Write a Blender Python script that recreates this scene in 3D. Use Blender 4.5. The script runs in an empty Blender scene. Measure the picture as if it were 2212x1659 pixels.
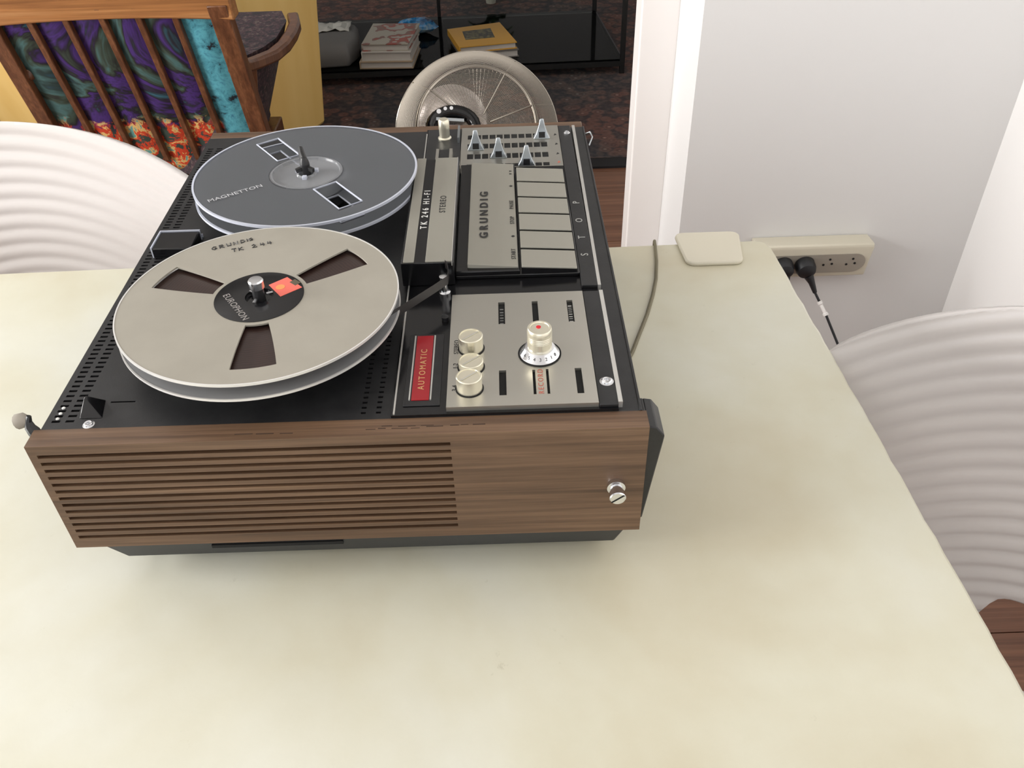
import bpy, bmesh, math, random
from math import sin, cos, pi, radians, sqrt
from mathutils import Vector, Matrix
random.seed(7)
C = bpy.context.scene.collection
SC = bpy.context.scene
T = 0.75                                   # table top height above the floor; geometry below is written relative to the table top

# ------------------------------------------------------------------ camera, world, lights, exposure
cam_d = bpy.data.cameras.new('camera'); cam = bpy.data.objects.new('camera', cam_d); C.objects.link(cam)
cam_d.sensor_width = 36; cam_d.lens = 1884.345 / 2212 * 36; cam_d.clip_start = 0.02
r = Vector((0.99947721, -0.02142291, -0.02421486)); u = Vector((0.03231424, 0.63772786, 0.76958363)); w = Vector((0.00104423, 0.76996379, -0.63808673))
cam.matrix_world = Matrix(((r.x, u.x, -w.x, 0.2812), (r.y, u.y, -w.y, -0.3689), (r.z, u.z, -w.z, 0.4715 + T), (0, 0, 0, 1)))
SC.camera = cam

world = bpy.data.worlds.new('world'); SC.world = world; world.use_nodes = True
wb = world.node_tree.nodes['Background']; wb.inputs[0].default_value = (0.86, 0.93, 1.0, 1); wb.inputs[1].default_value = 1.2

def area(name, loc, rot, sx, sy, power, col=(1, 1, 1)):
    d = bpy.data.lights.new(name, 'AREA'); d.shape = 'RECTANGLE'; d.size = sx; d.size_y = sy; d.energy = power; d.color = col
    o = bpy.data.objects.new(name, d); C.objects.link(o); o.location = loc; o.rotation_euler = rot; return o
area('window_light_left', (-2.24, -0.20, 1.36), (0, radians(-90), 0), 0.95, 1.35, 118, (1.0, 0.985, 0.96))
area('window_light_living', (-2.24, 1.75, 1.45), (0, radians(-90), 0), 1.0, 1.0, 46, (1.0, 0.985, 0.96))
area('window_light_near', (0.1, -2.55, 1.55), (radians(90), 0, 0), 2.0, 1.2, 9, (0.97, 0.98, 1.0))

SC.view_settings.view_transform = 'Standard'; SC.view_settings.look = 'None'
SC.view_settings.gamma = 1.0; SC.view_settings.exposure = -0.16
SC.view_settings.use_curve_mapping = False

# ------------------------------------------------------------------ materials
def mat(name, col, rough=0.5, metal=0.0, spec=0.5, coat=0.0):
    m = bpy.data.materials.new(name); m.use_nodes = True
    b = m.node_tree.nodes['Principled BSDF']
    b.inputs['Base Color'].default_value = (*col, 1); b.inputs['Roughness'].default_value = rough
    b.inputs['Metallic'].default_value = metal; b.inputs['Specular IOR Level'].default_value = spec
    b.inputs['Coat Weight'].default_value = coat
    return m
def nodes(m):
    nt = m.node_tree; return nt, nt.nodes['Principled BSDF']
def coords(nt, scale=(1, 1, 1), rot=(0, 0, 0), loc=(0, 0, 0)):
    tc = nt.nodes.new('ShaderNodeTexCoord'); mp = nt.nodes.new('ShaderNodeMapping')
    mp.inputs['Scale'].default_value = scale; mp.inputs['Rotation'].default_value = rot; mp.inputs['Location'].default_value = loc
    nt.links.new(tc.outputs['Object'], mp.inputs[0]); return mp.outputs[0]
def noise(nt, vec, scale, detail=4, rough=0.5, dist=0.0):
    n = nt.nodes.new('ShaderNodeTexNoise'); n.inputs['Scale'].default_value = scale; n.inputs['Detail'].default_value = detail
    n.inputs['Roughness'].default_value = rough; n.inputs['Distortion'].default_value = dist
    nt.links.new(vec, n.inputs['Vector']); return n.outputs[0]
def ramp(nt, fac, stops, interp='LINEAR'):
    rp = nt.nodes.new('ShaderNodeValToRGB'); rp.color_ramp.interpolation = interp
    els = rp.color_ramp.elements
    while len(els) < len(stops): els.new(0.5)
    for e, (p, c) in zip(els, stops):
        e.position = p; e.color = (*c, 1)
    nt.links.new(fac, rp.inputs[0]); return rp.outputs[0]
def bump(nt, b, h, strength=0.2, dist=0.001):
    bn = nt.nodes.new('ShaderNodeBump'); bn.inputs['Strength'].default_value = strength; bn.inputs['Distance'].default_value = dist
    nt.links.new(h, bn.inputs['Height']); nt.links.new(bn.outputs[0], b.inputs['Normal'])
def mixc(nt, fac, a, b_, mode='MIX'):
    m = nt.nodes.new('ShaderNodeMix'); m.data_type = 'RGBA'; m.blend_type = mode
    if hasattr(fac, 'node'): nt.links.new(fac, m.inputs[0])
    else: m.inputs[0].default_value = fac
    for v, i in ((a, 6), (b_, 7)):
        if hasattr(v, 'node'): nt.links.new(v, m.inputs[i])
        else: m.inputs[i].default_value = (*v, 1)
    return m.outputs[2]

BLACK = mat('black_plastic', (0.010, 0.010, 0.011), 0.42)
nt, b = nodes(BLACK); v = coords(nt); n = noise(nt, v, 900, 3); bump(nt, b, n, 0.12, 0.0003)
n2 = noise(nt, v, 60, 5, 0.7); nt.links.new(ramp(nt, n2, [(0.35, (0.009, 0.009, 0.010)), (0.8, (0.020, 0.020, 0.021))]), b.inputs['Base Color'])
GLOSS = mat('gloss_black', (0.006, 0.006, 0.007), 0.16)
BASEBLK = mat('base_black', (0.022, 0.023, 0.025), 0.5)
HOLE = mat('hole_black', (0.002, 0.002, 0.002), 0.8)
ALU = mat('satin_plate', (0.52, 0.505, 0.455), 0.30, 0.85)
nt, b = nodes(ALU); v = coords(nt, (6, 900, 6)); n = noise(nt, v, 1.0, 3); bump(nt, b, n, 0.06, 0.0002)
KEYM = mat('key_plate', (0.32, 0.308, 0.265), 0.45, 0.35)
nt, b = nodes(KEYM); v = coords(nt, (20, 700, 20)); n = noise(nt, v, 1.0, 3); bump(nt, b, n, 0.05, 0.0002)
STEEL = mat('bright_strip', (0.62, 0.61, 0.58), 0.35, 0.7)
KNOB = mat('champagne_knob', (0.80, 0.76, 0.62), 0.28, 0.75)
CHROME = mat('chrome', (0.75, 0.76, 0.78), 0.18, 1.0)
SLIDER = mat('slider_metal', (0.42, 0.45, 0.47), 0.3, 0.9)
REELM = mat('reel_metal', (0.40, 0.37, 0.305), 0.48, 0.15)
nt, b = nodes(REELM); v = coords(nt); n = noise(nt, v, 25, 4); nt.links.new(ramp(nt, n, [(0.3, (0.325, 0.303, 0.255)), (0.75, (0.37, 0.346, 0.294))]), b.inputs['Base Color'])
RIM = mat('reel_rim', (0.75, 0.74, 0.72), 0.3, 0.4)
REELIN = mat('reel_inner', (0.33, 0.335, 0.345), 0.4, 0.3)
TAPE = mat('brown_tape', (0.035, 0.016, 0.012), 0.35)
nt, b = nodes(TAPE)
tc = nt.nodes.new('ShaderNodeTexCoord'); wv = nt.nodes.new('ShaderNodeTexWave'); wv.wave_type = 'RINGS'; wv.rings_direction = 'Z'
wv.inputs['Scale'].default_value = 150; wv.inputs['Distortion'].default_value = 4; wv.inputs['Detail'].default_value = 3
mp = nt.nodes.new('ShaderNodeMapping'); nt.links.new(tc.outputs['Object'], mp.inputs[0]); nt.links.new(mp.outputs[0], wv.inputs['Vector'])
nt.links.new(ramp(nt, wv.outputs[0], [(0.1, (0.024, 0.012, 0.010)), (0.9, (0.038, 0.019, 0.015))]), b.inputs['Base Color'])
WHITE = mat('white_print', (0.75, 0.75, 0.72), 0.5)
INK = mat('black_print', (0.02, 0.02, 0.02), 0.5)
RED = mat('red_glass', (0.33, 0.012, 0.018), 0.2)
REDINK = mat('red_print', (0.45, 0.12, 0.08), 0.5)
GOLD = mat('gold_print', (0.62, 0.36, 0.16), 0.5)
PINK = mat('reel_sticker', (0.80, 0.16, 0.12), 0.45)
RUB = mat('grey_rubber', (0.30, 0.27, 0.23), 0.7)

def wood(name, c0, c1, c2, axis=0, sc=1.0, rough=0.5):
    m = mat(name, c1, rough); nt, b = nodes(m)
    s = [60 * sc, 60 * sc, 60 * sc]; s[axis] = 2.5 * sc
    v = coords(nt, tuple(s)); n = noise(nt, v, 1.6, 6, 0.65, 0.4)
    s2 = [400 * sc] * 3; s2[axis] = 6 * sc
    v2 = coords(nt, tuple(s2)); n2 = noise(nt, v2, 1.0, 3, 0.6)
    c = ramp(nt, n, [(0.28, c0), (0.5, c1), (0.72, c2)])
    d = ramp(nt, n2, [(0.35, (0.62, 0.6, 0.58)), (0.6, (1, 1, 1))])
    nt.links.new(mixc(nt, 0.8, c, d, 'MULTIPLY'), b.inputs['Base Color'])
    bump(nt, b, n2, 0.15, 0.0004); return m
WALNUT = wood('walnut', (0.066, 0.035, 0.019), (0.132, 0.074, 0.041), (0.195, 0.116, 0.068), 0, 1.0, 0.45)
CHAIRWOOD = wood('chair_wood', (0.07, 0.026, 0.012), (0.125, 0.048, 0.021), (0.21, 0.09, 0.04), 2, 0.6, 0.3)
RAILWOOD = wood('rail_wood', (0.20, 0.08, 0.028), (0.36, 0.16, 0.055), (0.50, 0.26, 0.11), 0, 0.4, 0.3)
FLOORW = wood('floor_wood', (0.11, 0.045, 0.024), (0.185, 0.082, 0.045), (0.25, 0.12, 0.068), 0, 0.35, 0.4)

TABLE = mat('painted_table', (0.66, 0.63, 0.52), 0.36); nt, b = nodes(TABLE)
v = coords(nt); n1 = noise(nt, v, 4.5, 4, 0.5, 0.3); n2 = noise(nt, v, 14, 6, 0.6); 
c = ramp(nt, n1, [(0.36, (0.53, 0.48, 0.345)), (0.5, (0.595, 0.575, 0.455)), (0.66, (0.635, 0.635, 0.56))])
c = mixc(nt, 0.25, c, ramp(nt, n2, [(0.3, (0.53, 0.50, 0.385)), (0.7, (0.66, 0.655, 0.575))]))
n3 = noise(nt, v, 38, 6, 0.75); sp = ramp(nt, n3, [(0.66, (1, 1, 1)), (0.74, (0.82, 0.81, 0.78))])
c = mixc(nt, 1.0, c, sp, 'MULTIPLY'); nt.links.new(c, b.inputs['Base Color'])
bump(nt, b, noise(nt, v, 70, 5, 0.6), 0.12, 0.001)
WALL = mat('wall_paint', (0.71, 0.705, 0.70), 0.6); nt, b = nodes(WALL); v = coords(nt); bump(nt, b, noise(nt, v, 40, 4), 0.05, 0.001)
TRIM = mat('trim_paint', (0.84, 0.81, 0.79), 0.35)
CHAIR = mat('white_chair_plastic', (0.66, 0.625, 0.61), 0.16, 0, 0.55)
CREAM = mat('cream_plastic', (0.62, 0.58, 0.47), 0.4)
SOCK = mat('socket_grey', (0.36, 0.33, 0.28), 0.5)
PLUG = mat('black_rubber', (0.010, 0.011, 0.014), 0.45)
CABLE = mat('tan_cable', (0.16, 0.14, 0.085), 0.5)
CLEAR_W = mat('white_cable_clip', (0.80, 0.78, 0.76), 0.4)
YELLOW = mat('yellow_fabric', (0.70, 0.42, 0.095), 0.65); nt, b = nodes(YELLOW); v = coords(nt, (1, 1, 0.15)); n = noise(nt, v, 9, 3)
nt.links.new(ramp(nt, n, [(0.3, (0.84, 0.55, 0.17)), (0.7, (0.93, 0.65, 0.24))]), b.inputs['Base Color'])
IRON = mat('black_iron', (0.006, 0.006, 0.006), 0.5)
GREYBAG = mat('grey_cloth', (0.16, 0.155, 0.15), 0.8)
TISSUE = mat('white_tissue', (0.55, 0.54, 0.50), 0.8)
PAGES = mat('book_pages', (0.50, 0.47, 0.43), 0.7)
TANCOV = mat('tan_cover', (0.36, 0.27, 0.18), 0.6)
GREYCOV = mat('pale_cover', (0.36, 0.33, 0.28), 0.5); nt, b = nodes(GREYCOV); v = coords(nt); n = noise(nt, v, 14, 2)
nt.links.new(ramp(nt, n, [(0.44, (0.38, 0.35, 0.29)), (0.5, (0.22, 0.12, 0.10)), (0.56, (0.30, 0.07, 0.05)), (0.62, (0.36, 0.34, 0.30))], 'CONSTANT'), b.inputs['Base Color'])
YCOV = mat('yellow_cover', (0.56, 0.29, 0.035), 0.5)
PHOTO = mat('cover_photo', (0.05, 0.045, 0.03), 0.5); nt, b = nodes(PHOTO); v = coords(nt); n = noise(nt, v, 60, 3)
nt.links.new(ramp(nt, n, [(0.4, (0.02, 0.02, 0.015)), (0.6, (0.14, 0.12, 0.05))]), b.inputs['Base Color'])
BLUE = mat('blue_foil', (0.03, 0.20, 0.42), 0.25); nt, b = nodes(BLUE); v = coords(nt); n = noise(nt, v, 30, 3)
nt.links.new(ramp(nt, n, [(0.35, (0.01, 0.02, 0.06)), (0.5, (0.02, 0.22, 0.50)), (0.65, (0.30, 0.42, 0.50))]), b.inputs['Base Color'])
GREEN = mat('leaf_green', (0.03, 0.22, 0.04), 0.45)
POT = mat('pale_pot', (0.45, 0.45, 0.38), 0.6)
MESHW = mat('steel_wire', (0.50, 0.46, 0.40), 0.2, 0.95)
BOWL = mat('steel_bowl', (0.72, 0.64, 0.61), 0.3, 0.75)

# dark oriental rug
RUG = mat('rug_wool', (0.05, 0.025, 0.02), 0.9); nt, b = nodes(RUG); v = coords(nt)
vo = nt.nodes.new('ShaderNodeTexVoronoi'); vo.inputs['Scale'].default_value = 24; nt.links.new(v, vo.inputs['Vector'])
n = noise(nt, v, 2.2, 3); n4 = noise(nt, v, 60, 3)
c1 = ramp(nt, vo.outputs['Distance'], [(0.0, (0.34, 0.27, 0.22)), (0.20, (0.08, 0.045, 0.042)), (0.42, (0.13, 0.075, 0.062)), (0.6, (0.035, 0.030, 0.036))])
c2 = ramp(nt, n, [(0.42, (0.70, 0.85, 0.9)), (0.55, (1.2, 0.85, 0.75))])
c = mixc(nt, 1.0, c1, c2, 'MULTIPLY'); c = mixc(nt, 0.35, c, ramp(nt, n4, [(0.4, (0.01, 0.01, 0.01)), (0.7, (0.12, 0.08, 0.06))]))
nt.links.new(c, b.inputs['Base Color']); bump(nt, b, n4, 0.5, 0.004)
# colourful upholstery
FAB = mat('painted_upholstery', (0.1, 0.1, 0.2), 0.6); nt, b = nodes(FAB); v = coords(nt, (1, 0.6, 1), (0, 0.35, 0))
n1 = noise(nt, v, 5.0, 5, 0.62, 0.9); n5 = noise(nt, coords(nt, (1, 1, 1), (0, 0, 0), (3, 1, 2)), 26, 5, 0.7, 0.5)
c1 = ramp(nt, n1, [(0.30, (0.015, 0.06, 0.09)), (0.38, (0.012, 0.03, 0.028)), (0.44, (0.05, 0.12, 0.12)), (0.48, (0.03, 0.05, 0.035)), (0.51, (0.004, 0.005, 0.008)), (0.55, (0.050, 0.018, 0.15)), (0.60, (0.008, 0.008, 0.014)), (0.66, (0.04, 0.20, 0.28))])
tcx = nt.nodes.new('ShaderNodeTexCoord'); sx = nt.nodes.new('ShaderNodeSeparateXYZ'); nt.links.new(tcx.outputs['Object'], sx.inputs[0])
def mrange(sock, a, b_, n_=None):
    m = nt.nodes.new('ShaderNodeMapRange'); m.inputs[1].default_value = a; m.inputs[2].default_value = b_; nt.links.new(sock, m.inputs[0]); return m.outputs[0]
def math2(op, a, b_):
    m = nt.nodes.new('ShaderNodeMath'); m.operation = op
    for i, q in enumerate((a, b_)):
        if hasattr(q, 'node'): nt.links.new(q, m.inputs[i])
        else: m.inputs[i].default_value = q
    return m.outputs[0]
teal = ramp(nt, n5, [(0.36, (0.006, 0.012, 0.02)), (0.42, (0.04, 0.20, 0.26)), (0.55, (0.09, 0.36, 0.44)), (0.68, (0.03, 0.16, 0.24))])
warm = ramp(nt, n5, [(0.38, (0.03, 0.05, 0.04)), (0.45, (0.50, 0.045, 0.015)), (0.54, (0.62, 0.40, 0.14)), (0.60, (0.10, 0.28, 0.26)), (0.68, (0.45, 0.10, 0.05))], 'CONSTANT')
fx = mrange(math2('ADD', sx.outputs[0], math2('MULTIPLY', n1, 0.10)), 0.195, 0.205)     # teal patch at the right end of the backrest
fz = mrange(math2('ADD', math2('MULTIPLY', sx.outputs[2], -1.0), math2('MULTIPLY', n5, 0.16)), -0.345, -0.325)
c = mixc(nt, fz, c1, warm); c = mixc(nt, fx, c, teal); nt.links.new(c, b.inputs['Base Color'])
DARKFAB = mat('dark_tapestry', (0.03, 0.02, 0.022), 0.8); nt, b = nodes(DARKFAB); v = coords(nt); n = noise(nt, v, 90, 4, 0.7)
nt.links.new(ramp(nt, n, [(0.4, (0.010, 0.012, 0.014)), (0.55, (0.05, 0.022, 0.03)), (0.66, (0.12, 0.10, 0.08))]), b.inputs['Base Color'])

def clear(name, tint, fac, gl=0.12, diff=(0.5, 0.5, 0.5)):
    m = bpy.data.materials.new(name); m.use_nodes = True; nt = m.node_tree; nt.nodes.clear()
    out = nt.nodes.new('ShaderNodeOutputMaterial'); tr = nt.nodes.new('ShaderNodeBsdfTransparent'); pr = nt.nodes.new('ShaderNodeBsdfPrincipled')
    tr.inputs[0].default_value = (*tint, 1); pr.inputs['Base Color'].default_value = (*diff, 1); pr.inputs['Roughness'].default_value = gl
    mx = nt.nodes.new('ShaderNodeMixShader'); fr = nt.nodes.new('ShaderNodeFresnel'); fr.inputs[0].default_value = 1.5
    ad = nt.nodes.new('ShaderNodeMath'); ad.operation = 'ADD'; ad.inputs[1].default_value = fac; ad.use_clamp = True
    nt.links.new(fr.outputs[0], ad.inputs[0]); nt.links.new(ad.outputs[0], mx.inputs[0]); nt.links.new(tr.outputs[0], mx.inputs[1]); nt.links.new(pr.outputs[0], mx.inputs[2])
    nt.links.new(mx.outputs[0], out.inputs[0]); return m
CLEAR = clear('clear_reel_plastic', (0.92, 0.93, 0.94), 0.06, 0.14, (0.30, 0.31, 0.33))
CLEARRIM = clear('clear_rim_plastic', (0.9, 0.92, 0.96), 0.55, 0.12, (0.72, 0.75, 0.85))
CLEARHUB = clear('clear_hub_plastic', (0.9, 0.92, 0.94), 0.35, 0.15, (0.45, 0.46, 0.48))
GLASS = clear('dark_glass', (0.55, 0.58, 0.58), 0.03, 0.05, (0.02, 0.02, 0.02))
PANE = clear('window_pane', (0.97, 0.98, 0.98), 0.0, 0.02, (0.9, 0.9, 0.9))

# ------------------------------------------------------------------ mesh builder
ORG = Vector((0, 0, 0))
class MB:
    def __init__(s): s.v = []; s.f = []
    def add(s, vs, fs):
        k = len(s.v); s.v += [tuple(p) for p in vs]; s.f += [tuple(k + i for i in f) for f in fs]; return s
    def hexa(s, P):                        # 8 points: bottom quad (ccw), top quad
        return s.add(P, [(3, 2, 1, 0), (4, 5, 6, 7), (0, 1, 5, 4), (1, 2, 6, 5), (2, 3, 7, 6), (3, 0, 4, 7)])
    def box(s, x0, x1, y0, y1, z0, z1):
        return s.hexa([(x0, y0, z0), (x1, y0, z0), (x1, y1, z0), (x0, y1, z0), (x0, y0, z1), (x1, y0, z1), (x1, y1, z1), (x0, y1, z1)])
    def prism(s, poly, f0, f1):            # poly: list of 2D; f0/f1 map 2D -> 3D for the two caps
        n = len(poly)
        return s.add([f0(*q) for q in poly] + [f1(*q) for q in poly], [tuple(range(n - 1, -1, -1)), tuple(range(n, 2 * n))] + [(i, (i + 1) % n, n + (i + 1) % n, n + i) for i in range(n)])
    def lathe(s, prof, cx, cy, cz=0, seg=48, M=None):     # prof: (r, z)
        vs = []; fs = []
        for (rr, z) in prof:
            for i in range(seg):
                a = 2 * pi * i / seg; p = Vector((cx + rr * cos(a), cy + rr * sin(a), cz + z)); vs.append(M @ p if M else p)
        for j in range(len(prof) - 1):
            for i in range(seg):
                a, b_ = j * seg + i, j * seg + (i + 1) % seg; fs.append((a, b_, b_ + seg, a + seg))
        if prof[0][0] > 1e-6: fs.append(tuple(range(seg - 1, -1, -1)))
        if prof[-1][0] > 1e-6: fs.append(tuple((len(prof) - 1) * seg + i for i in range(seg)))
        return s.add(vs, fs)
    def ring(s, cx, cy, z, r0, r1, h, seg=96):           # closed ring, rectangular section
        vs = []; fs = []
        for i in range(seg):
            a = 2 * pi * i / seg
            for (rr, zz) in ((r0, z), (r1, z), (r1, z + h), (r0, z + h)): vs.append((cx + rr * cos(a), cy + rr * sin(a), zz))
        for i in range(seg):
            k, l = 4 * i, 4 * ((i + 1) % seg)
            for j in range(4): fs.append((k + j, l + j, l + (j + 1) % 4, k + (j + 1) % 4))
        return s.add(vs, fs)
    def tube(s, path, rad, seg=8, closed=False):
        P = [Vector(p) for p in path]; n = len(P); R = rad if isinstance(rad, (list, tuple)) else [rad] * n
        vs = []; fs = []; up = Vector((0, 0, 1)); prev = None
        for i, p in enumerate(P):
            d = (P[(i + 1) % n] - P[i - 1]) if closed else (P[min(i + 1, n - 1)] - P[max(i - 1, 0)])
            d.normalize()
            if prev is None: a = d.orthogonal().normalized()
            else: a = (prev - d * prev.dot(d)).normalized()
            prev = a; c = d.cross(a)
            for k in range(seg):
                t = 2 * pi * k / seg; vs.append(p + (a * cos(t) + c * sin(t)) * R[i])
        for i in range(n if closed else n - 1):
            j = (i + 1) % n
            for k in range(seg): fs.append((i * seg + k, i * seg + (k + 1) % seg, j * seg + (k + 1) % seg, j * seg + k))
        if not closed: fs.append(tuple(range(seg - 1, -1, -1))); fs.append(tuple((n - 1) * seg + k for k in range(seg)))
        return s.add(vs, fs)
    def beam(s, path, wx, wz):             # rectangular-section bar along a path, section axes: horizontal normal and z
        P = [Vector(p) for p in path]; n = len(P); vs = []; fs = []
        for i, p in enumerate(P):
            d = (P[min(i + 1, n - 1)] - P[max(i - 1, 0)]).normalized(); h = d.cross(Vector((0, 0, 1)))
            h = h.normalized() if h.length > 1e-3 else Vector((1, 0, 0)); g = h.cross(d)
            for (a, b_) in ((-1, -1), (1, -1), (1, 1), (-1, 1)): vs.append(p + h * wx / 2 * a + g * wz / 2 * b_)
        for i in range(n - 1):
            for k in range(4): fs.append((4 * i + k, 4 * i + (k + 1) % 4, 4 * i + 4 + (k + 1) % 4, 4 * i + 4 + k))
        fs += [(3, 2, 1, 0), tuple(4 * (n - 1) + k for k in range(4))]
        return s.add(vs, fs)
    def plate(s, x0, x1, y0, y1, z0, z1, holes, depth, f=lambda x, y, z: (x, y, z), through=False):
        xs = sorted({x0, x1, *[h[0] for h in holes], *[h[1] for h in holes]}); ys = sorted({y0, y1, *[h[2] for h in holes], *[h[3] for h in holes]})
        nx, ny = len(xs), len(ys); G = {}
        def vid(i, j, k):
            if (i, j, k) not in G: G[(i, j, k)] = len(s.v); s.v.append(f(xs[i], ys[j], (z0, z1, z1 - depth)[k]))
            return G[(i, j, k)]
        ish = [[any(h[0] - 1e-9 <= xs[i] and xs[i + 1] <= h[1] + 1e-9 and h[2] - 1e-9 <= ys[j] and ys[j + 1] <= h[3] + 1e-9 for h in holes) for j in range(ny - 1)] for i in range(nx - 1)]
        for i in range(nx - 1):
            for j in range(ny - 1):
                k = 2 if ish[i][j] else 1
                s.f.append((vid(i, j, k), vid(i + 1, j, k), vid(i + 1, j + 1, k), vid(i, j + 1, k)))
                if k == 2:
                    for (di, dj, a, b_) in ((-1, 0, (i, j), (i, j + 1)), (1, 0, (i + 1, j + 1), (i + 1, j)), (0, -1, (i + 1, j), (i, j)), (0, 1, (i, j + 1), (i + 1, j + 1))):
                        ii, jj = i + di, j + dj
                        if not (0 <= ii < nx - 1 and 0 <= jj < ny - 1) or not ish[ii][jj]:
                            s.f.append((vid(*a, 1), vid(*b_, 1), vid(*b_, 2), vid(*a, 2)))
        for i in range(nx - 1):
            s.f.append((vid(i, 0, 0), vid(i + 1, 0, 0), vid(i + 1, 0, 1), vid(i, 0, 1))); s.f.append((vid(i + 1, ny - 1, 0), vid(i, ny - 1, 0), vid(i, ny - 1, 1), vid(i + 1, ny - 1, 1)))
        for j in range(ny - 1):
            s.f.append((vid(0, j + 1, 0), vid(0, j, 0), vid(0, j, 1), vid(0, j + 1, 1))); s.f.append((vid(nx - 1, j, 0), vid(nx - 1, j + 1, 0), vid(nx - 1, j + 1, 1), vid(nx - 1, j, 1)))
        k = len(s.v); s.v += [f(x0, y0, z0), f(x1, y0, z0), f(x1, y1, z0), f(x0, y1, z0)]; s.f.append((k + 3, k + 2, k + 1, k))
        return s
    def build(s, name, m, parent=None, bevel=0, smooth=True, label=None, kind=None, cat=None, group=None, solid=0, fix=True, ang=35):
        me = bpy.data.meshes.new(name); me.from_pydata([tuple(Vector(p) - ORG) for p in s.v], [], s.f)
        if fix:
            bm = bmesh.new(); bm.from_mesh(me); bmesh.ops.remove_doubles(bm, verts=bm.verts, dist=1e-7); bmesh.ops.recalc_face_normals(bm, faces=bm.faces); bm.to_mesh(me); bm.free()
        me.materials.append(m)
        if smooth:
            for p in me.polygons: p.use_smooth = True
            me.set_sharp_from_angle(angle=radians(ang))
        o = bpy.data.objects.new(name, me); C.objects.link(o)
        if parent: o.parent = parent
        else: o.location = ORG + Vector((0, 0, T))
        if solid: md = o.modifiers.new('solid', 'SOLIDIFY'); md.thickness = solid; md.offset = 0
        if bevel: md = o.modifiers.new('bevel', 'BEVEL'); md.width = bevel; md.segments = 2; md.limit_method = 'ANGLE'; md.angle_limit = radians(40)
        for k_, v_ in (('label', label), ('kind', kind), ('category', cat), ('group', group)):
            if v_: o[k_] = v_
        return o
def thing(name, label, cat, org, group=None):
    global ORG; ORG = Vector(org)
    o = bpy.data.objects.new(name, None); C.objects.link(o); o.empty_display_size = 0.05
    o.location = ORG + Vector((0, 0, T)); o['label'] = label; o['category'] = cat
    if group: o['group'] = group
    return o
def copy_tree(o, parent=None):
    c = o.copy(); C.objects.link(c); c.parent = parent
    for ch in o.children: copy_tree(ch, c)
    return c
def text(s, m, parent, loc, size, rot=pi / 2, name='lettering', sx=1.0, sy=1.0, space=1.0, M=None, bold=0.0, label=None):
    cu = bpy.data.curves.new('t', 'FONT'); cu.body = s; cu.size = size; cu.align_x = 'CENTER'; cu.align_y = 'CENTER'; cu.space_character = space
    cu.extrude = 0.00008; cu.offset = bold; cu.resolution_u = 3
    to = bpy.data.objects.new('t', cu); C.objects.link(to)
    dg = bpy.context.evaluated_depsgraph_get(); dg.update()
    me = bpy.data.meshes.new_from_object(to.evaluated_get(dg)); bpy.data.objects.remove(to); bpy.data.curves.remove(cu)
    X = M if M else Matrix.Translation(Vector(loc) - ORG) @ Matrix.Rotation(rot, 4, 'Z') @ Matrix.Diagonal((sx, sy, 1, 1))
    me.transform(X); me.name = name; me.materials.clear(); me.materials.append(m)
    o = bpy.data.objects.new(name, me); C.objects.link(o); o.parent = parent
    if label: o['label'] = label
    return o

# ------------------------------------------------------------------ the room
def struct(name, mb, m, bevel=0): 
    global ORG; ORG = Vector((0, 0, 0)); return mb.build(name, m, bevel=bevel, kind='structure', smooth=False)
F = -0.75; CE = 1.85
floor = struct('floor', MB().box(-2.6, 1.7, -2.8, 5.5, F - 0.05, F - 0.004), mat('subfloor', (0.05, 0.025, 0.015), 0.7))
pw = 0.14; plank_me = None
y = -2.78; row = 0
while y < 2.6:
    x = -2.6 - (row % 3) * 0.5
    while x < 1.7:
        x0, x1 = max(x, -2.6), min(x + 1.5, 1.7)
        if x1 - x0 > 0.05:
            MB().box(x0, x1 - 0.002, y, y + pw - 0.002, F - 0.004, F).build('plank', FLOORW, floor, smooth=False)
        x += 1.5
    y += pw; row += 1
struct('ceiling', MB().box(-2.6, 1.7, -2.8, 5.5, CE, CE + 0.06), WALL)
def wall_with_window(fmap, a0, a1, z0, z1, wa0, wa1, wz0, wz1, t):
    mb = MB()
    for (p, q, s0, s1) in ((a0, wa0, z0, z1), (wa1, a1, z0, z1), (wa0, wa1, z0, wz0), (wa0, wa1, wz1, z1)): fmap(mb, p, q, s0, s1, t)
    return mb
# left wall with a window
wl = wall_with_window(lambda mb, p, q, s0, s1, t: mb.box(-2.4, -2.3, p, q, s0, s1), -2.8, 0.9, F, CE, -0.95, 0.55, 0.05, 1.20, 0.1)
w2_ = wall_with_window(lambda mb, p, q, s0, s1, t: mb.box(-2.4, -2.3, p, q, s0, s1), 0.9, 5.5, F, CE, 1.2, 2.3, 0.15, 1.25, 0.1); wl.add(w2_.v, w2_.f)
struct('wall_left', wl, WALL)
wn = wall_with_window(lambda mb, p, q, s0, s1, t: mb.box(p, q, -2.7, -2.6, s0, s1), -2.3, 1.295, F, CE, -1.0, 1.1, 0.15, 1.45, 0.1)
struct('wall_near', wn, WALL)
def window_frame(name, fm, a0, a1, z0, z1):
    global ORG; ORG = Vector((0, 0, 0)); mb = MB(); t = 0.05
    for (p, q, s0, s1) in ((a0, a0 + t, z0, z1), (a1 - t, a1, z0, z1), (a0 + t, a1 - t, z0, z0 + t), (a0 + t, a1 - t, z1 - t, z1), ((a0 + a1) / 2 - t / 2, (a0 + a1) / 2 + t / 2, z0 + t, z1 - t)): fm(mb, p, q, s0, s1, 0.04)
    o = mb.build(name, TRIM, kind='structure', smooth=False)
    g = MB(); fm(g, a0 + t, a1 - t, z0 + t, z1 - t, 0.006); g.build('pane', PANE, o, smooth=False)
window_frame('window_1', lambda mb, p, q, s0, s1, d: mb.box(-2.35 - d / 2, -2.35 + d / 2, p, q, s0, s1), -0.95, 0.55, 0.05, 1.20)
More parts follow.
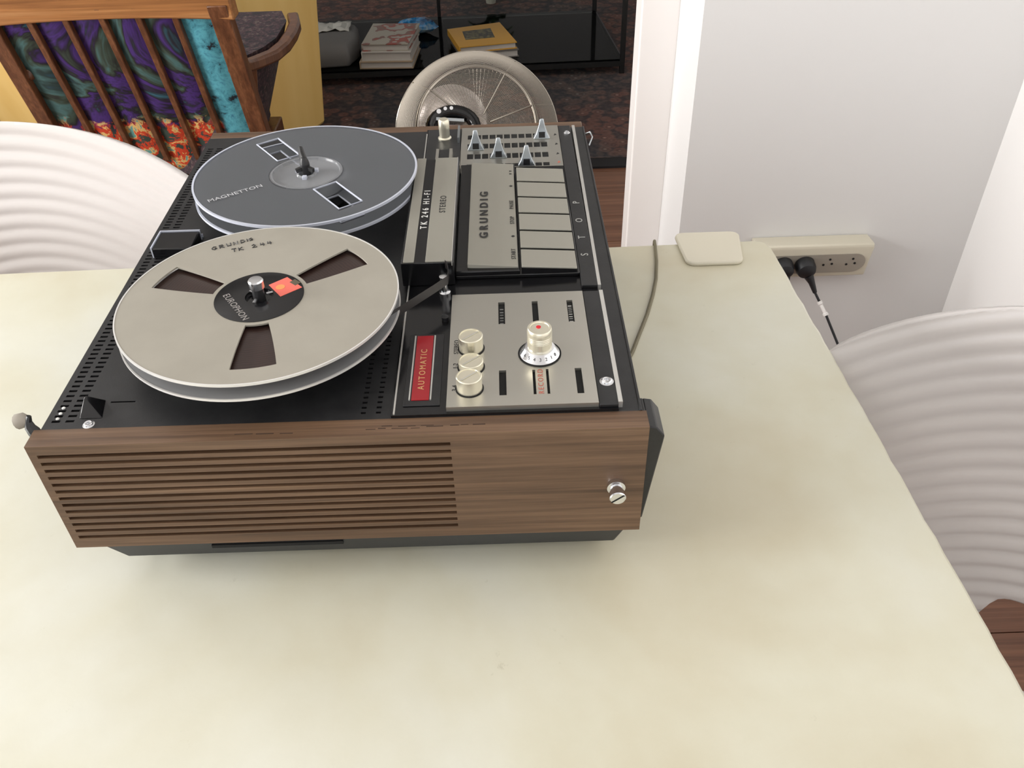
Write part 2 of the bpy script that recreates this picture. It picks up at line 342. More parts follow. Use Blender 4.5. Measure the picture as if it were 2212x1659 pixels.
window_frame('window_3', lambda mb, p, q, s0, s1, d: mb.box(-2.35 - d / 2, -2.35 + d / 2, p, q, s0, s1), 1.2, 2.3, 0.15, 1.25)
window_frame('window_2', lambda mb, p, q, s0, s1, d: mb.box(p, q, -2.65 - d / 2, -2.65 + d / 2, s0, s1), -1.0, 1.1, 0.15, 1.45)
struct('wall_back', MB().box(0.620, 1.295, 1.13, 1.35, F, CE), WALL)
struct('wall_right', MB().box(1.197, 1.297, -2.7, 1.13, F, CE), mat('window_lit_wall_paint', (0.87, 0.86, 0.85), 0.5))  # wall paint lightened here, so the window light is put into its colour
struct('wall_far', MB().box(-2.4, 1.7, 5.4, 5.5, F, CE), WALL)
struct('wall_living', MB().box(1.30, 1.40, 1.35, 5.4, F, CE), WALL)
struct('trim_1', MB().box(0.548, 0.622, 1.33, 1.40, F, CE), TRIM, 0.003)

ORG = Vector((0.2, 3.6, F))
RG = MB().box(-1.9, 0.96, 2.20, 5.0, F, F + 0.008).build('rug', RUG, smooth=False, label='dark brown patterned oriental rug under the black glass table', cat='rug')
MB().box(-1.92, 0.98, 2.14, 2.20, F, F + 0.007).build('rug_border', mat('rug_edge', (0.006, 0.005, 0.006), 0.9), RG, smooth=False, label='plain black rug border')

# ------------------------------------------------------------------ dining table
ft = thing('dining_table', 'cream painted wooden dining table with worn blotchy top', 'table', (0, 0, F))
def tx(yy): return 0.5535 - 0.0432 * (yy - 0.423)
mb = MB(); top = []; N = 60
fr = Vector((0.5535, 0.4225)); nr = Vector((0.592, -0.47)); nl = Vector((-1.2, -0.50)); fl = Vector((-1.2, 0.384))
pts = []
rr = random.Random(3)
for i in range(N + 1):
    t = i / N; p = fr.lerp(nr, t)
    pts.append((p.x + (rr.uniform(-0.0007, 0.0007) if 0 < i < N else 0) - (0.006 * math.exp(-((p.y + 0.055) / 0.006) ** 2) if False else 0) + 0.003 * (1 / (1 + math.exp((p.y - 0.075) / 0.01)) - 0) * 0, p.y))
rc = 0.012
pts = [(fr.x - rc, fr.y), (fr.x - rc * 0.3, fr.y - rc * 0.3)] + [(q[0], q[1]) for q in pts if q[1] < fr.y - rc] + [tuple(nl), tuple(fl)]
mb.prism(pts, lambda a, c_: (a, c_, -0.032), lambda a, c_: (a, c_, 0.0))
mb.build('tabletop', TABLE, ft, bevel=0.0025)
mb = MB()
for (a, c_) in (((-1.12, -0.42), (0.52, -0.42)), ((-1.12, 0.31), (0.50, 0.335))): mb.beam([(a[0], a[1], -0.075), (c_[0], c_[1], -0.075)], 0.025, 0.084)
for (a, c_) in (((-1.12, -0.42), (-1.12, 0.31)), ((0.52, -0.42), (0.50, 0.335))): mb.beam([(a[0], a[1], -0.075), (c_[0], c_[1], -0.075)], 0.025, 0.084)
mb.build('apron', TABLE, ft)
for (x, y) in ((-1.12, -0.42), (0.51, -0.42), (-1.12, 0.31), (0.49, 0.33)):
    MB().hexa([(x - .022, y - .022, F), (x + .022, y - .022, F), (x + .022, y + .022, F), (x - .022, y + .022, F), (x - .03, y - .03, -.033), (x + .03, y - .03, -.033), (x + .03, y + .03, -.033), (x - .03, y + .03, -.033)]).build('leg', TABLE, ft, bevel=0.003)

# ------------------------------------------------------------------ tape recorder
H = 0.1303
rec = thing('tape_recorder', 'open-reel tape recorder with slatted walnut side and black deck on the cream table', 'tape recorder', (0, 0, 0))
P = rec
# walnut end panel with 13 grooves (front face is y = 0)
gro = [(0.0048, 0.2448, 0.0503 + k * 0.00588, 0.0503 + k * 0.00588 + 0.0025) for k in range(13)]
fm = lambda x, y, z: (x, -z, y)
wp = MB().plate(0.0, 0.3602, 0.0415, H, -0.0145, 0.0, gro, 0.004, fm)
near = wp.build('walnut_end_panel', WALNUT, P, smooth=False, label='walnut end panel with thirteen sunk horizontal grooves')
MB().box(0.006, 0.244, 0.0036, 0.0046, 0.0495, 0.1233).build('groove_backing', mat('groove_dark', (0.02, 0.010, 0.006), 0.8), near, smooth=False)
mb = MB(); rr = random.Random(4)
for (xa, xb, yq) in ((0.196, 0.236, 0.0060), (0.205, 0.228, 0.0078), (0.120, 0.150, 0.0045), (0.245, 0.262, 0.0070)):
    x = xa
    while x < xb: L = rr.uniform(0.004, 0.011); q = yq + rr.uniform(-0.0006, 0.0006); mb.box(x, x + L, q, q + rr.uniform(0.0003, 0.0007), H, H + 0.00006); x += L + rr.uniform(0.001, 0.004)
mb.build('worn_chips', mat('chip_dark', (0.030, 0.014, 0.008), 0.8), near, smooth=False, kind='stuff', label='dark worn chips in the veneer edge')
mb = MB(); fy = Matrix.Translation((0.3429, 0, 0.0838)) @ Matrix.Rotation(radians(90), 4, 'X')
mb.lathe([(0.0052, 0), (0.0056, 0.001), (0.0056, 0.0035), (0.0040, 0.004), (0.0040, 0.007), (0.0048, 0.0075), (0.0050, 0.0115), (0.0044, 0.0122), (0, 0.0122)], 0, 0, 0, 28, fy)
sc = mb.build('screw', CHROME, near, label='bright slotted screw on the panel')
mb = MB(); mb.add([fy @ Vector(q) for q in ((-.0042, -.0026, .0123), (-.0034, -.0034, .0123), (.0042, .0026, .0123), (.0034, .0034, .0123), )], [(0, 1, 2, 3)])
mb.build('screw_slot', HOLE, P, fix=False)
MB().box(0.004, 0.3565, 0.4209, 0.434, 0.0415, H).build('far_end_panel', WALNUT, P, bevel=0.0006, label='far walnut end panel')
# body
MB().box(0.004, 0.3575, 0.0145, 0.4209, 0.040, H - 0.0052).build('body', BASEBLK, P)
mb = MB(); mb.hexa([(0.0190, 0.016, 0.012), (0.3475, 0.016, 0.012), (0.3475, 0.415, 0.012), (0.0190, 0.415, 0.012), (0.0100, 0.004, 0.0415), (0.3540, 0.004, 0.0415), (0.3540, 0.428, 0.0415), (0.0100, 0.428, 0.0415)])
mb.build('base', BASEBLK, P, bevel=0.0015, label='black tapered plastic base')
mb = MB(); mb.box(0.082, 0.168, 0.0070, 0.012, 0.0285, 0.0312); mb.build('base_slot', HOLE, P)
for x in (0.045, 0.322):
    for y in (0.05, 0.385):
        MB().lathe([(0.009, 0), (0.011, 0.002), (0.012, 0.013)], x, y, 0, 24).build('foot', PLUG, P)
# handle bracket on the right end
mb = MB().prism([(0.3602, 0.127), (0.3655, 0.126), (0.3705, 0.1190), (0.3700, 0.114), (0.3620, 0.048), (0.3602, 0.048)], lambda a, c_: (a, 0.004, c_), lambda a, c_: (a, 0.030, c_))
mb.box(0.357, 0.3606, 0.0145, 0.030, 0.048, 0.127)
mb.build('handle_bracket', BLACK, P, bevel=0.0015, label='black handle bracket sticking out of the right end')
# deck plate with real vent slots
holes = []
yy = 0.0205
while yy < 0.40:
    holes.append((0.0078, 0.0128, yy, yy + 0.0019)); holes.append((0.0160, 0.0212, yy, yy + 0.0019)); yy += 0.0047
yy = 0.0195
while yy < 0.145:
    holes.append((0.1915, 0.1945, yy, yy + 0.0017)); holes.append((0.2005, 0.2035, yy, yy + 0.0017)); yy += 0.0047
holes.append((0.0375, 0.0525, 0.0372, 0.0384))
dk = MB().plate(0.004, 0.3575, 0.0145, 0.4209, H - 0.005, H, holes, 0.003)
deck = dk.build('deck', BLACK, P, smooth=False, label='black deck plate with rows of vent slots')
for (x, y) in ((0.0105, 0.0335), (0.0105, 0.0285), (0.0105, 0.0238)):
    MB().lathe([(0.0011, 0), (0.0011, 0.0006), (0.0007, 0.0010), (0, 0.0011)], x, y, H - 0.0003, 14).build('white_peg', WHITE, deck)
def ringscrew(x, y, z, r0):
    MB().lathe([(r0 * 1.35, -0.0002), (r0 * 1.35, 0.0002), (r0, 0.0004), (r0, 0.0012), (r0 * 0.8, 0.0016), (r0 * 0.45, 0.0015), (r0 * 0.40, 0.0006), (0, 0.0006)], x, y, z, 24).build('screw', CHROME, P)
ringscrew(0.0311, 0.0178, H, 0.0026)
mb = MB(); mb.hexa([(0.0235, 0.0230, H), (0.0375, 0.0230, H), (0.0340, 0.0400, H), (0.0245, 0.0400, H), (0.0258, 0.0320, H + 0.0085), (0.0268, 0.0318, H + 0.0085), (0.0270, 0.0345, H + 0.0085), (0.0260, 0.0345, H + 0.0085)])
mb.build('speed_lever', GLOSS, P, bevel=0.0006, label='small black wedge shaped lever by the near left corner')
# tape counter with clear cover
mb = MB().box(0.0140, 0.0440, 0.206, 0.2315, H, H + 0.0075); cnt = mb.build('tape_counter', GLOSS, P, bevel=0.0008, label='black tape counter housing with clear edges')
MB().box(0.0135, 0.0445, 0.2312, 0.2322, H, H + 0.0085).box(0.0135, 0.0145, 0.206, 0.2312, H, H + 0.0085).box(0.0145, 0.0445, 0.2345, 0.2352, H, H + 0.003).build('clear_edge', CLEARRIM, cnt)
# panels on the right
MB().box(0.2100, 0.3440, 0.0150, 0.4205, H, H + 0.0018).build('control_panel', GLOSS, P, smooth=False, label='raised glossy black control panel')
MB().hexa([(0.2112, 0.0155, H + .0018), (0.2122, 0.0155, H + .0018), (0.2108, 0.41, H + .0018), (0.2098, 0.41, H + .0018), (0.2112, 0.0155, H + .0026), (0.2122, 0.0155, H + .0026), (0.2108, 0.41, H + .0026), (0.2098, 0.41, H + .0026)]).build('trim_line', STEEL, P)
lp = [(0.2742, 0.2786, 0.0990, 0.1243), (0.2970, 0.3010, 0.1000, 0.1243), (0.3206, 0.3246, 0.0992, 0.1243), (0.2740, 0.2784, 0.0266, 0.0502), (0.2945, 0.2962, 0.0266, 0.0498), (0.3028, 0.3044, 0.0266, 0.0502), (0.3206, 0.3247, 0.0262, 0.0502)]
cp = MB().plate(0.2426, 0.3324, 0.0172, 0.1352, H + 0.0018, H + 0.005, lp, 0.0022).build('control_plate', ALU, P, smooth=False, label='brushed aluminium control plate')
for h in lp: MB().box(h[0] + 5e-5, h[1] - 5e-5, h[2] + 5e-5, h[3] - 5e-5, H + 0.0026, H + 0.0032).build('slot_floor', HOLE, cp, smooth=False)
for (x, k) in ((0.2764, 5), (0.3226, 6)):
    rr = random.Random(k); mb = MB(); yv = 0.1012
    while yv < 0.121:
        d = rr.choice((0.001, 0.0016, 0.0024)); mb.box(x - 0.0012, x + 0.0012, yv, yv + d * 0.5, H + 0.0032, H + 0.00325); yv += d + 0.0012
    mb.build('white_mark', mat('faint_print', (0.20, 0.20, 0.19) if k == 5 else (0.5, 0.5, 0.48), 0.5), cp, smooth=False)
text('RECORD', REDINK, P, (0.2994, 0.0385, H + 0.0051), 0.0048, sx=1.0, space=1.35)
for (s_, y) in (('STEREO', 0.0755), ('1-2', 0.0560), ('3-4', 0.0345)): text(s_, INK, P, (0.2472, y, H + 0.0051), 0.0042)
for (x, y, hh) in ((0.2566, 0.0735, 0.0105), (0.2568, 0.0545, 0.0055), (0.2562, 0.0338, 0.0100)):
    z = H + 0.005; r_ = 0.0078
    k = MB().lathe([(r_ * 1.0, 0), (r_ * 1.0, hh - 0.0004), (r_ * 0.93, hh), (r_ * 0.86, hh), (r_ * 0.84, hh - 0.0006), (0, hh - 0.0006)], x, y, z, 40).build('small_knob', KNOB, P, label='round champagne metal push knob')
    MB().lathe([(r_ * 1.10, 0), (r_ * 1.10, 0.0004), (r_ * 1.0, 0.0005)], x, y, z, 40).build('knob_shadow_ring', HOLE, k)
    M = Matrix.Translation((x, y, z + hh - 0.0004)) @ Matrix.Rotation(radians(40), 4, 'Z')
    MB().hexa([M @ Vector(q) for q in ((-.0064, -.0003, 0), (.0064, -.0003, 0), (.0064, .0003, 0), (-.0064, .0003, 0), (-.0064, -.0003, .0004), (.0064, -.0003, .0004), (.0064, .0003, .0004), (-.0064, .0003, .0004))]).build('index_line', STEEL, k)
x, y, z = 0.2998, 0.0660, H + 0.005
bk = MB().lathe([(0.0128, 0), (0.0126, 0.0006), (0.0120, 0.0009), (0.0096, 0.0052), (0.0089, 0.0056), (0.0076, 0.0056)], x, y, z, 56).build('dial_skirt', CHROME, P, label='polished numbered dial skirt')
MB().ring(x, y, z, 0.0126, 0.0136, 0.0006, 56).build('dial_gap', HOLE, bk)
mb = MB(); prof = [(0.0078, 0.0050), (0.0078, 0.0110)] + [(0.0078 - (0.0002 if i % 2 else 0), 0.0112 + 0.0006 * i) for i in range(9)] + [(0.0078, 0.0175), (0.0076, 0.0198), (0.0072, 0.0203), (0.0060, 0.0203), (0.0058, 0.0198), (0, 0.0198)]
kn = mb.lathe(prof, x, y, z, 48).build('level_knob', KNOB, P, label='tall champagne metal level knob with red dot')
MB().lathe([(0.0015, 0.0198), (0.0015, 0.0201), (0, 0.0202)], x - 0.0006, y + 0.001, z, 16).build('red_dot', mat('dot_red', (0.6, 0.01, 0.02), 0.4), kn)
for i in range(7):
    a = radians(-150 + i * 20); p0 = (0.0112, 0.0032); 
    M = Matrix.Translation((x + 0.0109 * cos(a), y + 0.0109 * sin(a), z + 0.0031)) @ Matrix.Rotation(a + pi / 2, 4, 'Z') @ Matrix.Rotation(radians(62), 4, 'X')
    text('6543210'[i], INK, bk, None, 0.0030, M=M, name='dial_number')
# red level window
rw = MB().box(0.2165, 0.2385, 0.0225, 0.0935, H + 0.0018, H + 0.0026).build('meter_frame', BLACK, P, bevel=0.0003, label='black frame of the red indicator window')
MB().box(0.2212, 0.2318, 0.0270, 0.0912, H + 0.0026, H + 0.0031).build('red_window', RED, rw, smooth=False, label='dark red indicator window')
MB().box(0.2196, 0.2205, 0.027, 0.0912, H + 0.0026, H + 0.0034).build('bright_edge', STEEL, rw); MB().box(0.2323, 0.2332, 0.027, 0.0912, H + 0.0026, H + 0.0034).build('bright_edge', STEEL, rw)
text('AUTOMATIC', GOLD, rw, (0.2266, 0.0565, H + 0.0032), 0.0056, space=1.35)
# bright strips on the right
MB().box(0.3440, 0.3466, 0.0180, 0.1365, H, H + 0.0045).build('bright_strip', STEEL, P, smooth=False)
mb = MB().hexa([(0.3440, 0.1430, H), (0.3462, 0.1430, H), (0.3484, 0.4150, H), (0.3458, 0.4150, H), (0.3440, 0.1430, H + .0045), (0.3462, 0.1430, H + .0045), (0.3484, 0.4150, H + .0045), (0.3458, 0.4150, H + .0045)]).build('bright_strip', STEEL, P, smooth=False)
MB().box(0.3328, 0.3440, 0.1430, 0.4150, H + 0.0018, H + 0.0045).build('side_bar', BLACK, P, bevel=0.0004)
MB().box(0.3328, 0.3440, 0.0165, 0.1365, H + 0.0018, H + 0.0040).build('side_bar', BLACK, P, bevel=0.0004)
MB().box(0.3562, 0.3578, 0.0145, 0.4209, H - 0.002, H + 0.0008).build('cabinet_edge', BLACK, P, bevel=0.0004)
for (s_, y) in (('S', 0.1835), ('T', 0.2085), ('O', 0.2345), ('P', 0.2635)): text(s_, mat('stop_print', (0.42, 0.42, 0.40), 0.5), P, (0.3384, y, H + 0.0046), 0.0078)
ringscrew(0.3390, 0.0375, H + 0.0040, 0.0032)
ringscrew(0.3400, 0.398, H + 0.0045, 0.0022)
# head cover: black block with two silver plates
hz = H + 0.022
hc = MB().box(0.2070, 0.2440, 0.1525, 0.3165, H + 0.0018, hz - 0.0012).build('head_cover', GLOSS, P, bevel=0.0008, label='raised black tape head cover')
MB().box(0.2088, 0.2164, 0.1524, 0.3164, hz - 0.0012, hz).build('silver_plate', KEYM, hc, bevel=0.0003, label='narrow silver plate')
MB().box(0.2243, 0.2424, 0.1524, 0.3164, hz - 0.0012, hz).build('silver_plate', KEYM, hc, bevel=0.0003, label='wide silver plate lettered STEREO')
MB().box(0.2424, 0.2430, 0.1524, 0.3164, hz - 0.004, hz + 0.0002).build('bright_edge', STEEL, hc)
text('TK 246 HI-FI', WHITE, P, (0.2205, 0.2300, hz - 0.0011), 0.0068, space=1.65, bold=0.00010)
text('STEREO', INK, P, (0.2336, 0.2350, hz + 0.0001), 0.0066, space=1.25, bold=0.00008)
# guide knob and latch behind the head cover
MB().lathe([(0.0062, 0), (0.0062, 0.003), (0.0048, 0.004), (0.0048, 0.011), (0.0050, 0.0115), (0.0050, 0.019), (0.0040, 0.0205), (0, 0.0205)], 0.2275, 0.396, H + 0.0018, 32).build('guide_knob', KNOB, P, label='small bright metal guide knob')
MB().box(0.2120, 0.2425, 0.3165, 0.4150, H + 0.0018, H + 0.0040).build('head_bay', BLACK, P, bevel=0.0004)
lt = MB().box(0.2235, 0.2365, 0.3200, 0.3450, H + 0.004, H + 0.0165).build('head_latch', BLACK, P, bevel=0.001, label='grey sided black latch block')
MB().box(0.2230, 0.2255, 0.3195, 0.3450, H + 0.004, H + 0.017).box(0.2345, 0.2370, 0.3195, 0.3450, H + 0.004, H + 0.017).build('grey_cheek', ALU, lt)
MB().box(0.2395, 0.2415, 0.385, 0.412, H + 0.004, H + 0.009).build('small_bracket', SLIDER, P)
# key block
kb = MB().box(0.2440, 0.3328, 0.1590, 0.3300, H + 0.0018, H + 0.0048).box(0.2440, 0.2902, 0.1590, 0.3300, H + 0.0048, H + 0.0085).build('key_block', GLOSS, P, bevel=0.0008, label='black key block')
z0 = H + 0.0085
mb = MB().hexa([(0.2528, 0.1635, z0), (0.2890, 0.1615, z0 - .002), (0.2892, 0.3260, z0 - .002), (0.2536, 0.3270, z0), (0.2528, 0.1640, z0 + .003), (0.2890, 0.1620, z0 + .0012), (0.2892, 0.3260, z0 + .0012), (0.2536, 0.3270, z0 + .003)])
mb.build('name_plate', KEYM, kb, bevel=0.0003, label='plain silver name plate')
for i in range(6):
    y0 = 0.1595 + i * 0.02665
    y1 = y0 + 0.0236
    def kz(a, b_): return [(0.2914, y0, H + a), (0.3308, y0, H + b_), (0.3308, y1, H + b_), (0.2914, y1, H + a)]
    k = MB().hexa(kz(.004, .004) + kz(.0098, .0073)).build('piano_key', GLOSS, P, label='black piano key with silver cap' if i == 0 else None)
    MB().hexa(kz(.0098, .0073) + kz(.0112, .0086)).build('key_cap', KEYM, k, bevel=0.0004, label='silver key cap' if i == 0 else None)
text('GRUNDIG', INK, P, (0.2647, 0.2370, z0 + 0.0031), 0.0088, sx=1.3, space=1.62, bold=0.00022)
for (s_, y) in (('START', 0.1785), ('STOP', 0.2280), ('PAUSE', 0.2530)): text(s_, INK, P, (0.2862, y, z0 + 0.0017), 0.0046, space=1.1)
for (y, k) in ((0.2040, 4), (0.2850, 4), (0.3070, 3), (0.3120, 3)):
    mb = MB().lathe([(0.0015, 0), (0.0015, 0.0001), (0, 0.0001)], 0.2862, y, z0 + 0.0015, k); mb.build('key_mark', INK, kb, smooth=False)
# slider plate
sh = []
for (ry, hy) in ((0.3890, 0.0090), (0.3690, 0.0100), (0.3480, 0.0100), (0.3310, 0.0065)):
    for k in range(11):
        x0 = 0.2488 + k * 0.00665; sh.append((x0, x0 + 0.0054, ry, ry + hy))
sp_ = MB().plate(0.2430, 0.3324, 0.3300, 0.4150, H + 0.0018, H + 0.005, sh, 0.0025).build('slider_plate', ALU, P, smooth=False, label='aluminium plate with four rows of slider slots')
mb = MB()
for h in sh: mb.box(h[0] + 2e-5, h[1] - 2e-5, h[2] + 2e-5, h[3] - 2e-5, H + 0.0024, H + 0.0045)
mb.build('slot_floor', HOLE, sp_, smooth=False)
for i, (x, y) in enumerate(((0.3290, 0.394), (0.3290, 0.374), (0.3290, 0.354), (0.3290, 0.337))):
    MB().prism([(x - .0014, y - .002), (x + .0014, y - .0004), (x + .0003, y + .002), (x - .0003, y + .0022)], lambda a, c_: (a, c_, H + .005), lambda a, c_: (a, c_, H + .0051)).build('row_mark', REDINK if i == 3 else INK, sp_, smooth=False)
for (x, y) in ((0.2566, 0.3685), (0.2768, 0.3510), (0.3008, 0.3340), (0.3165, 0.3885)):
    z = H + 0.005; prof = [(0.0075, 0.0035, 0), (0.0072, 0.0034, 0.0010), (0.0052, 0.0026, 0.0045), (0.0040, 0.0020, 0.008), (0.0026, 0.0014, 0.0125), (0.0018, 0.0010, 0.0170), (0.0012, 0.0007, 0.0180)]
    vs = []; fs = []
    for (a, c_, zz) in prof: vs += [(x - a, y - c_, z + zz), (x + a, y - c_, z + zz), (x + a, y + c_, z + zz), (x - a, y + c_, z + zz)]
    for j in range(len(prof) - 1):
        for k in range(4): fs.append((4 * j + k, 4 * j + (k + 1) % 4, 4 * j + 4 + (k + 1) % 4, 4 * j + 4 + k))
    fs += [(3, 2, 1, 0), tuple(4 * (len(prof) - 1) + k for k in range(4))]
    o = MB().add(vs, fs).build('slider_knob', SLIDER, P, bevel=0.0005, label='bell shaped metal slider knob', ang=30)
    MB().box(x - 0.0028, x + 0.0028, y - 0.0040, y - 0.0026, z + 0.0015, z + 0.0065).build('slider_inset', BLACK, o)
# tape guides
MB().lathe([(0.0040, 0), (0.0040, 0.003), (0.0024, 0.0035), (0.0024, 0.013), (0.0030, 0.0135), (0.0030, 0.0155), (0, 0.0160)], 0.2372, 0.1400, H + 0.0018, 24).build('tape_guide', CHROME, P, label='small chrome tape guide post')
MB().lathe([(0.0024, 0), (0.0024, 0.003), (0, 0.0036)], 0.2385, 0.110, H + 0.0018, 20).build('guide_pin', BLACK, P)
# turntable spindles
for (x, y, zt, m_) in ((0.1216, 0.1012, 0.1745, CHROME), (0.1225, 0.2815, 0.1735, BLACK)):
    MB().lathe([(0.030, 0), (0.030, 0.008), (0.026, 0.010), (0.012, 0.010), (0.012, 0.014), (0.0038, 0.015), (0.0038, zt - H - 0.0065)], x, y, H, 40).build('spindle', BLACK, P, label='black reel spindle')
    cap = MB()
    if m_ is CHROME: cap.lathe([(0.0038, zt - H - 0.0065), (0.0047, zt - H - 0.006), (0.0049, zt - H - 0.001), (0.0042, zt - H), (0, zt - H + 0.0002)], x, y, H, 28)
    else:
        cap.lathe([(0.0038, zt - H - 0.0065), (0.0034, zt - H - 0.004), (0.0022, zt - H - 0.001), (0, zt - H)], x, y, H, 20)
        for a in (90, 210, 330): cap.beam([(x, y, zt - 0.009), (x + 0.008 * cos(radians(a)), y + 0.008 * sin(radians(a)), zt - 0.0105)], 0.0028, 0.0030)
        cap.tube([(x, y, zt - 0.004), (x - 0.002, y + 0.004, zt + 0.001), (x - 0.003, y + 0.008, zt + 0.004)], [0.0030, 0.0026, 0.0018], 8)
    cap.build('spindle_cap', m_, P, label='chrome spindle cap' if m_ is CHROME else 'black three winged spindle lock')
# latch hook at near left corner
lh = MB().tube([(-0.0005, 0.016, H - 0.006), (-0.0022, 0.017, H - 0.003), (-0.0042, 0.0185, H - 0.001), (-0.0048, 0.020, H + 0.002), (-0.0035, 0.021, H + 0.0055)], [0.0036, 0.0036, 0.0030, 0.0022, 0.0014], 8).build('latch_hook', BLACK, P, label='black hook latch at the near left corner')
MB().tube([(-0.0050, 0.021, H + 0.0020), (-0.0085, 0.0215, H + 0.0020), (-0.0118, 0.0215, H + 0.0010)], [0.0030, 0.0046, 0.0048], 12).build('latch_pad', RUB, lh, label='worn grey rubber pad')
# wire loop at the far right corner
MB().tube([(0.3580, 0.405, H), (0.3620, 0.402, H + 0.003), (0.3635, 0.395, H + 0.001), (0.3600, 0.388, H - 0.004)], 0.0007, 6).build('wire_loop', SLIDER, P)

# ------------------------------------------------------------------ reels
def flange(cx, cy, z, h, R0, wins, seg=240, r_in=0.006):
    """disc with real windows; wins: function(r, a)->True inside a hole. polar grid"""
    rs = [r_in, 0.02, 0.0302, 0.0310] + [0.0310 + (0.0750 - 0.0310) * i / 8 for i in range(1, 9)] + [0.0765, 0.084, R0]
    return rs
def reel_flange(cx, cy, z, h, R0, centers, hw_in, hw_out, r0w, r1w, r_in):
    rs = sorted({r_in, 0.02, r0w, *[r0w + (r1w - r0w) * i / 6 for i in range(1, 7)], (r1w + R0) / 2, R0})
    cuts = set(range(0, 360, 3)); mb = MB()
    angs = []
    def hw(rad): return hw_in + (hw_out - hw_in) * (rad - r0w) / (r1w - r0w)
    # angular parameter grid: each sector edge follows hw(r)
    sect = sorted(centers); params = []
    for i, c_ in enumerate(sect):
        for t in range(-4, 5): params.append((c_, t / 4.0, None))
        nxt = sect[(i + 1) % len(sect)] + (360 if i == len(sect) - 1 else 0)
        n = 24
        for t in range(1, n): params.append((c_, None, (t / n, nxt)))
    def ang(p, rad):
        rad_ = min(max(rad, r0w), r1w); w_ = hw(rad_)
        if p[1] is not None: return p[0] + p[1] * w_
        t, nxt = p[2]; a0 = p[0] + w_; a1 = nxt - w_; return a0 + (a1 - a0) * t
    n = len(params); vs = []
    for rad in rs:
        for p in params:
            a = radians(ang(p, rad)); vs.append((cx + rad * cos(a), cy + rad * sin(a)))
    isw = lambda j, i: rs[j] >= r0w - 1e-9 and rs[j + 1] <= r1w + 1e-9 and params[i][1] is not None and params[(i + 1) % n][1] is not None
    V = [(x, y, z) for x, y in vs] + [(x, y, z + h) for x, y in vs]; K = len(vs); Fs = []
    for j in range(len(rs) - 1):
        for i in range(n):
            if isw(j, i): continue
            a, b_ = j * n + i, j * n + (i + 1) % n; c_, d = a + n, b_ + n
            Fs.append((K + a, K + c_, K + d, K + b_)); Fs.append((a, b_, d, c_))
            if j == 0: Fs.append((a, K + a, K + b_, b_))
            if j == len(rs) - 2: Fs.append((c_, d, K + d, K + c_))
            if j > 0 and isw(j - 1, i): Fs.append((a, K + a, K + b_, b_))
            if j < len(rs) - 2 and isw(j + 1, i): Fs.append((c_, d, K + d, K + c_))
            if isw(j, (i - 1) % n): Fs.append((a, c_, K + c_, K + a))
            if isw(j, (i + 1) % n): Fs.append((b_, d, K + d, K + b_))
    mb.add(V, Fs); return mb
RC = (0.1216, 0.1012, 0); zt = 0.1615; R0 = 0.0893
rl = thing('full_tape_reel', 'full metal tape reel with beige three-window flange and black hub', 'tape reel', (0.1216, 0.1012, H + 0.010))
cen = [38.5, 158.5, 278.5]
top_f = reel_flange(RC[0], RC[1], zt - 0.0012, 0.0012, R0 - 0.0008, cen, 13, 10.3, 0.0312, 0.0750, 0.012).build('upper_flange', REELM, rl, smooth=False, label='beige metal flange with handwriting')
MB().ring(RC[0], RC[1], zt - 0.0014, R0 - 0.0009, R0, 0.0016, 128).build('flange_rim', RIM, top_f)
lf = reel_flange(RC[0], RC[1], zt - 0.0120, 0.0012, R0 - 0.0008, cen, 13, 10.3, 0.0312, 0.0750, 0.012).build('lower_flange', REELIN, rl, smooth=False)
MB().ring(RC[0], RC[1], zt - 0.0122, R0 - 0.0009, R0, 0.0016, 128).build('flange_rim', RIM, lf)
MB().lathe([(0.0290, zt - 0.0106), (0.0768, zt - 0.0106), (0.0768, zt - 0.0032), (0.0290, zt - 0.0032)], RC[0], RC[1], 0, 128).build('tape_pack', TAPE, rl, label='dark brown wound tape')
hb = MB().lathe([(0.012, zt - 0.0108), (0.0284, zt - 0.0108), (0.0284, zt + 0.0003), (0.0278, zt + 0.0005), (0.0090, zt + 0.0005), (0.0085, zt - 0.002), (0.006, zt - 0.002)], RC[0], RC[1], 0, 64).build('hub', GLOSS, rl, label='black hub with sticker')
for a in (20, 140, 260):
    a = radians(a); M = Matrix.Translation((RC[0] + .0068 * cos(a), RC[1] + .0068 * sin(a), zt + .0005)) @ Matrix.Rotation(a, 4, 'Z')
    MB().hexa([M @ Vector(q) for q in ((-.002, -.0009, 0), (.002, -.0009, 0), (.002, .0009, 0), (-.002, .0009, 0), (-.002, -.0009, .001), (.002, -.0009, .001), (.002, .0009, .001), (-.002, .0009, .001))]).build('hub_lug', CHROME, hb)
MB().add([(0.1254, 0.1136, zt + .0007), (0.1359, 0.1224, zt + .0007), (0.1478, 0.1096, zt + .0007), (0.1355, 0.0996, zt + .0007)], [(3, 2, 1, 0)]).prism([(0.1254, 0.1136), (0.1359, 0.1224), (0.1478, 0.1096), (0.1355, 0.0996)], lambda a, c_: (a, c_, zt + .0004), lambda a, c_: (a, c_, zt + .0007)).build('sticker', PINK, hb, smooth=False, label='red sticker with round yellow emblem')
MB().lathe([(0.0030, 0), (0.0030, 0.0001), (0, 0.0001)], 0.1335, 0.1105, zt + 0.0007, 20).build('emblem', mat('emblem_yellow', (0.75, 0.30, 0.10), 0.5), hb, smooth=False)
MB().prism([(0.1385, 0.1160), (0.1415, 0.1195), (0.1460, 0.1150), (0.1430, 0.1118)], lambda a, c_: (a, c_, zt + .0007), lambda a, c_: (a, c_, zt + .0008)).build('sticker_patch', mat('patch_olive', (0.10, 0.08, 0.05), 0.5), hb, smooth=False)
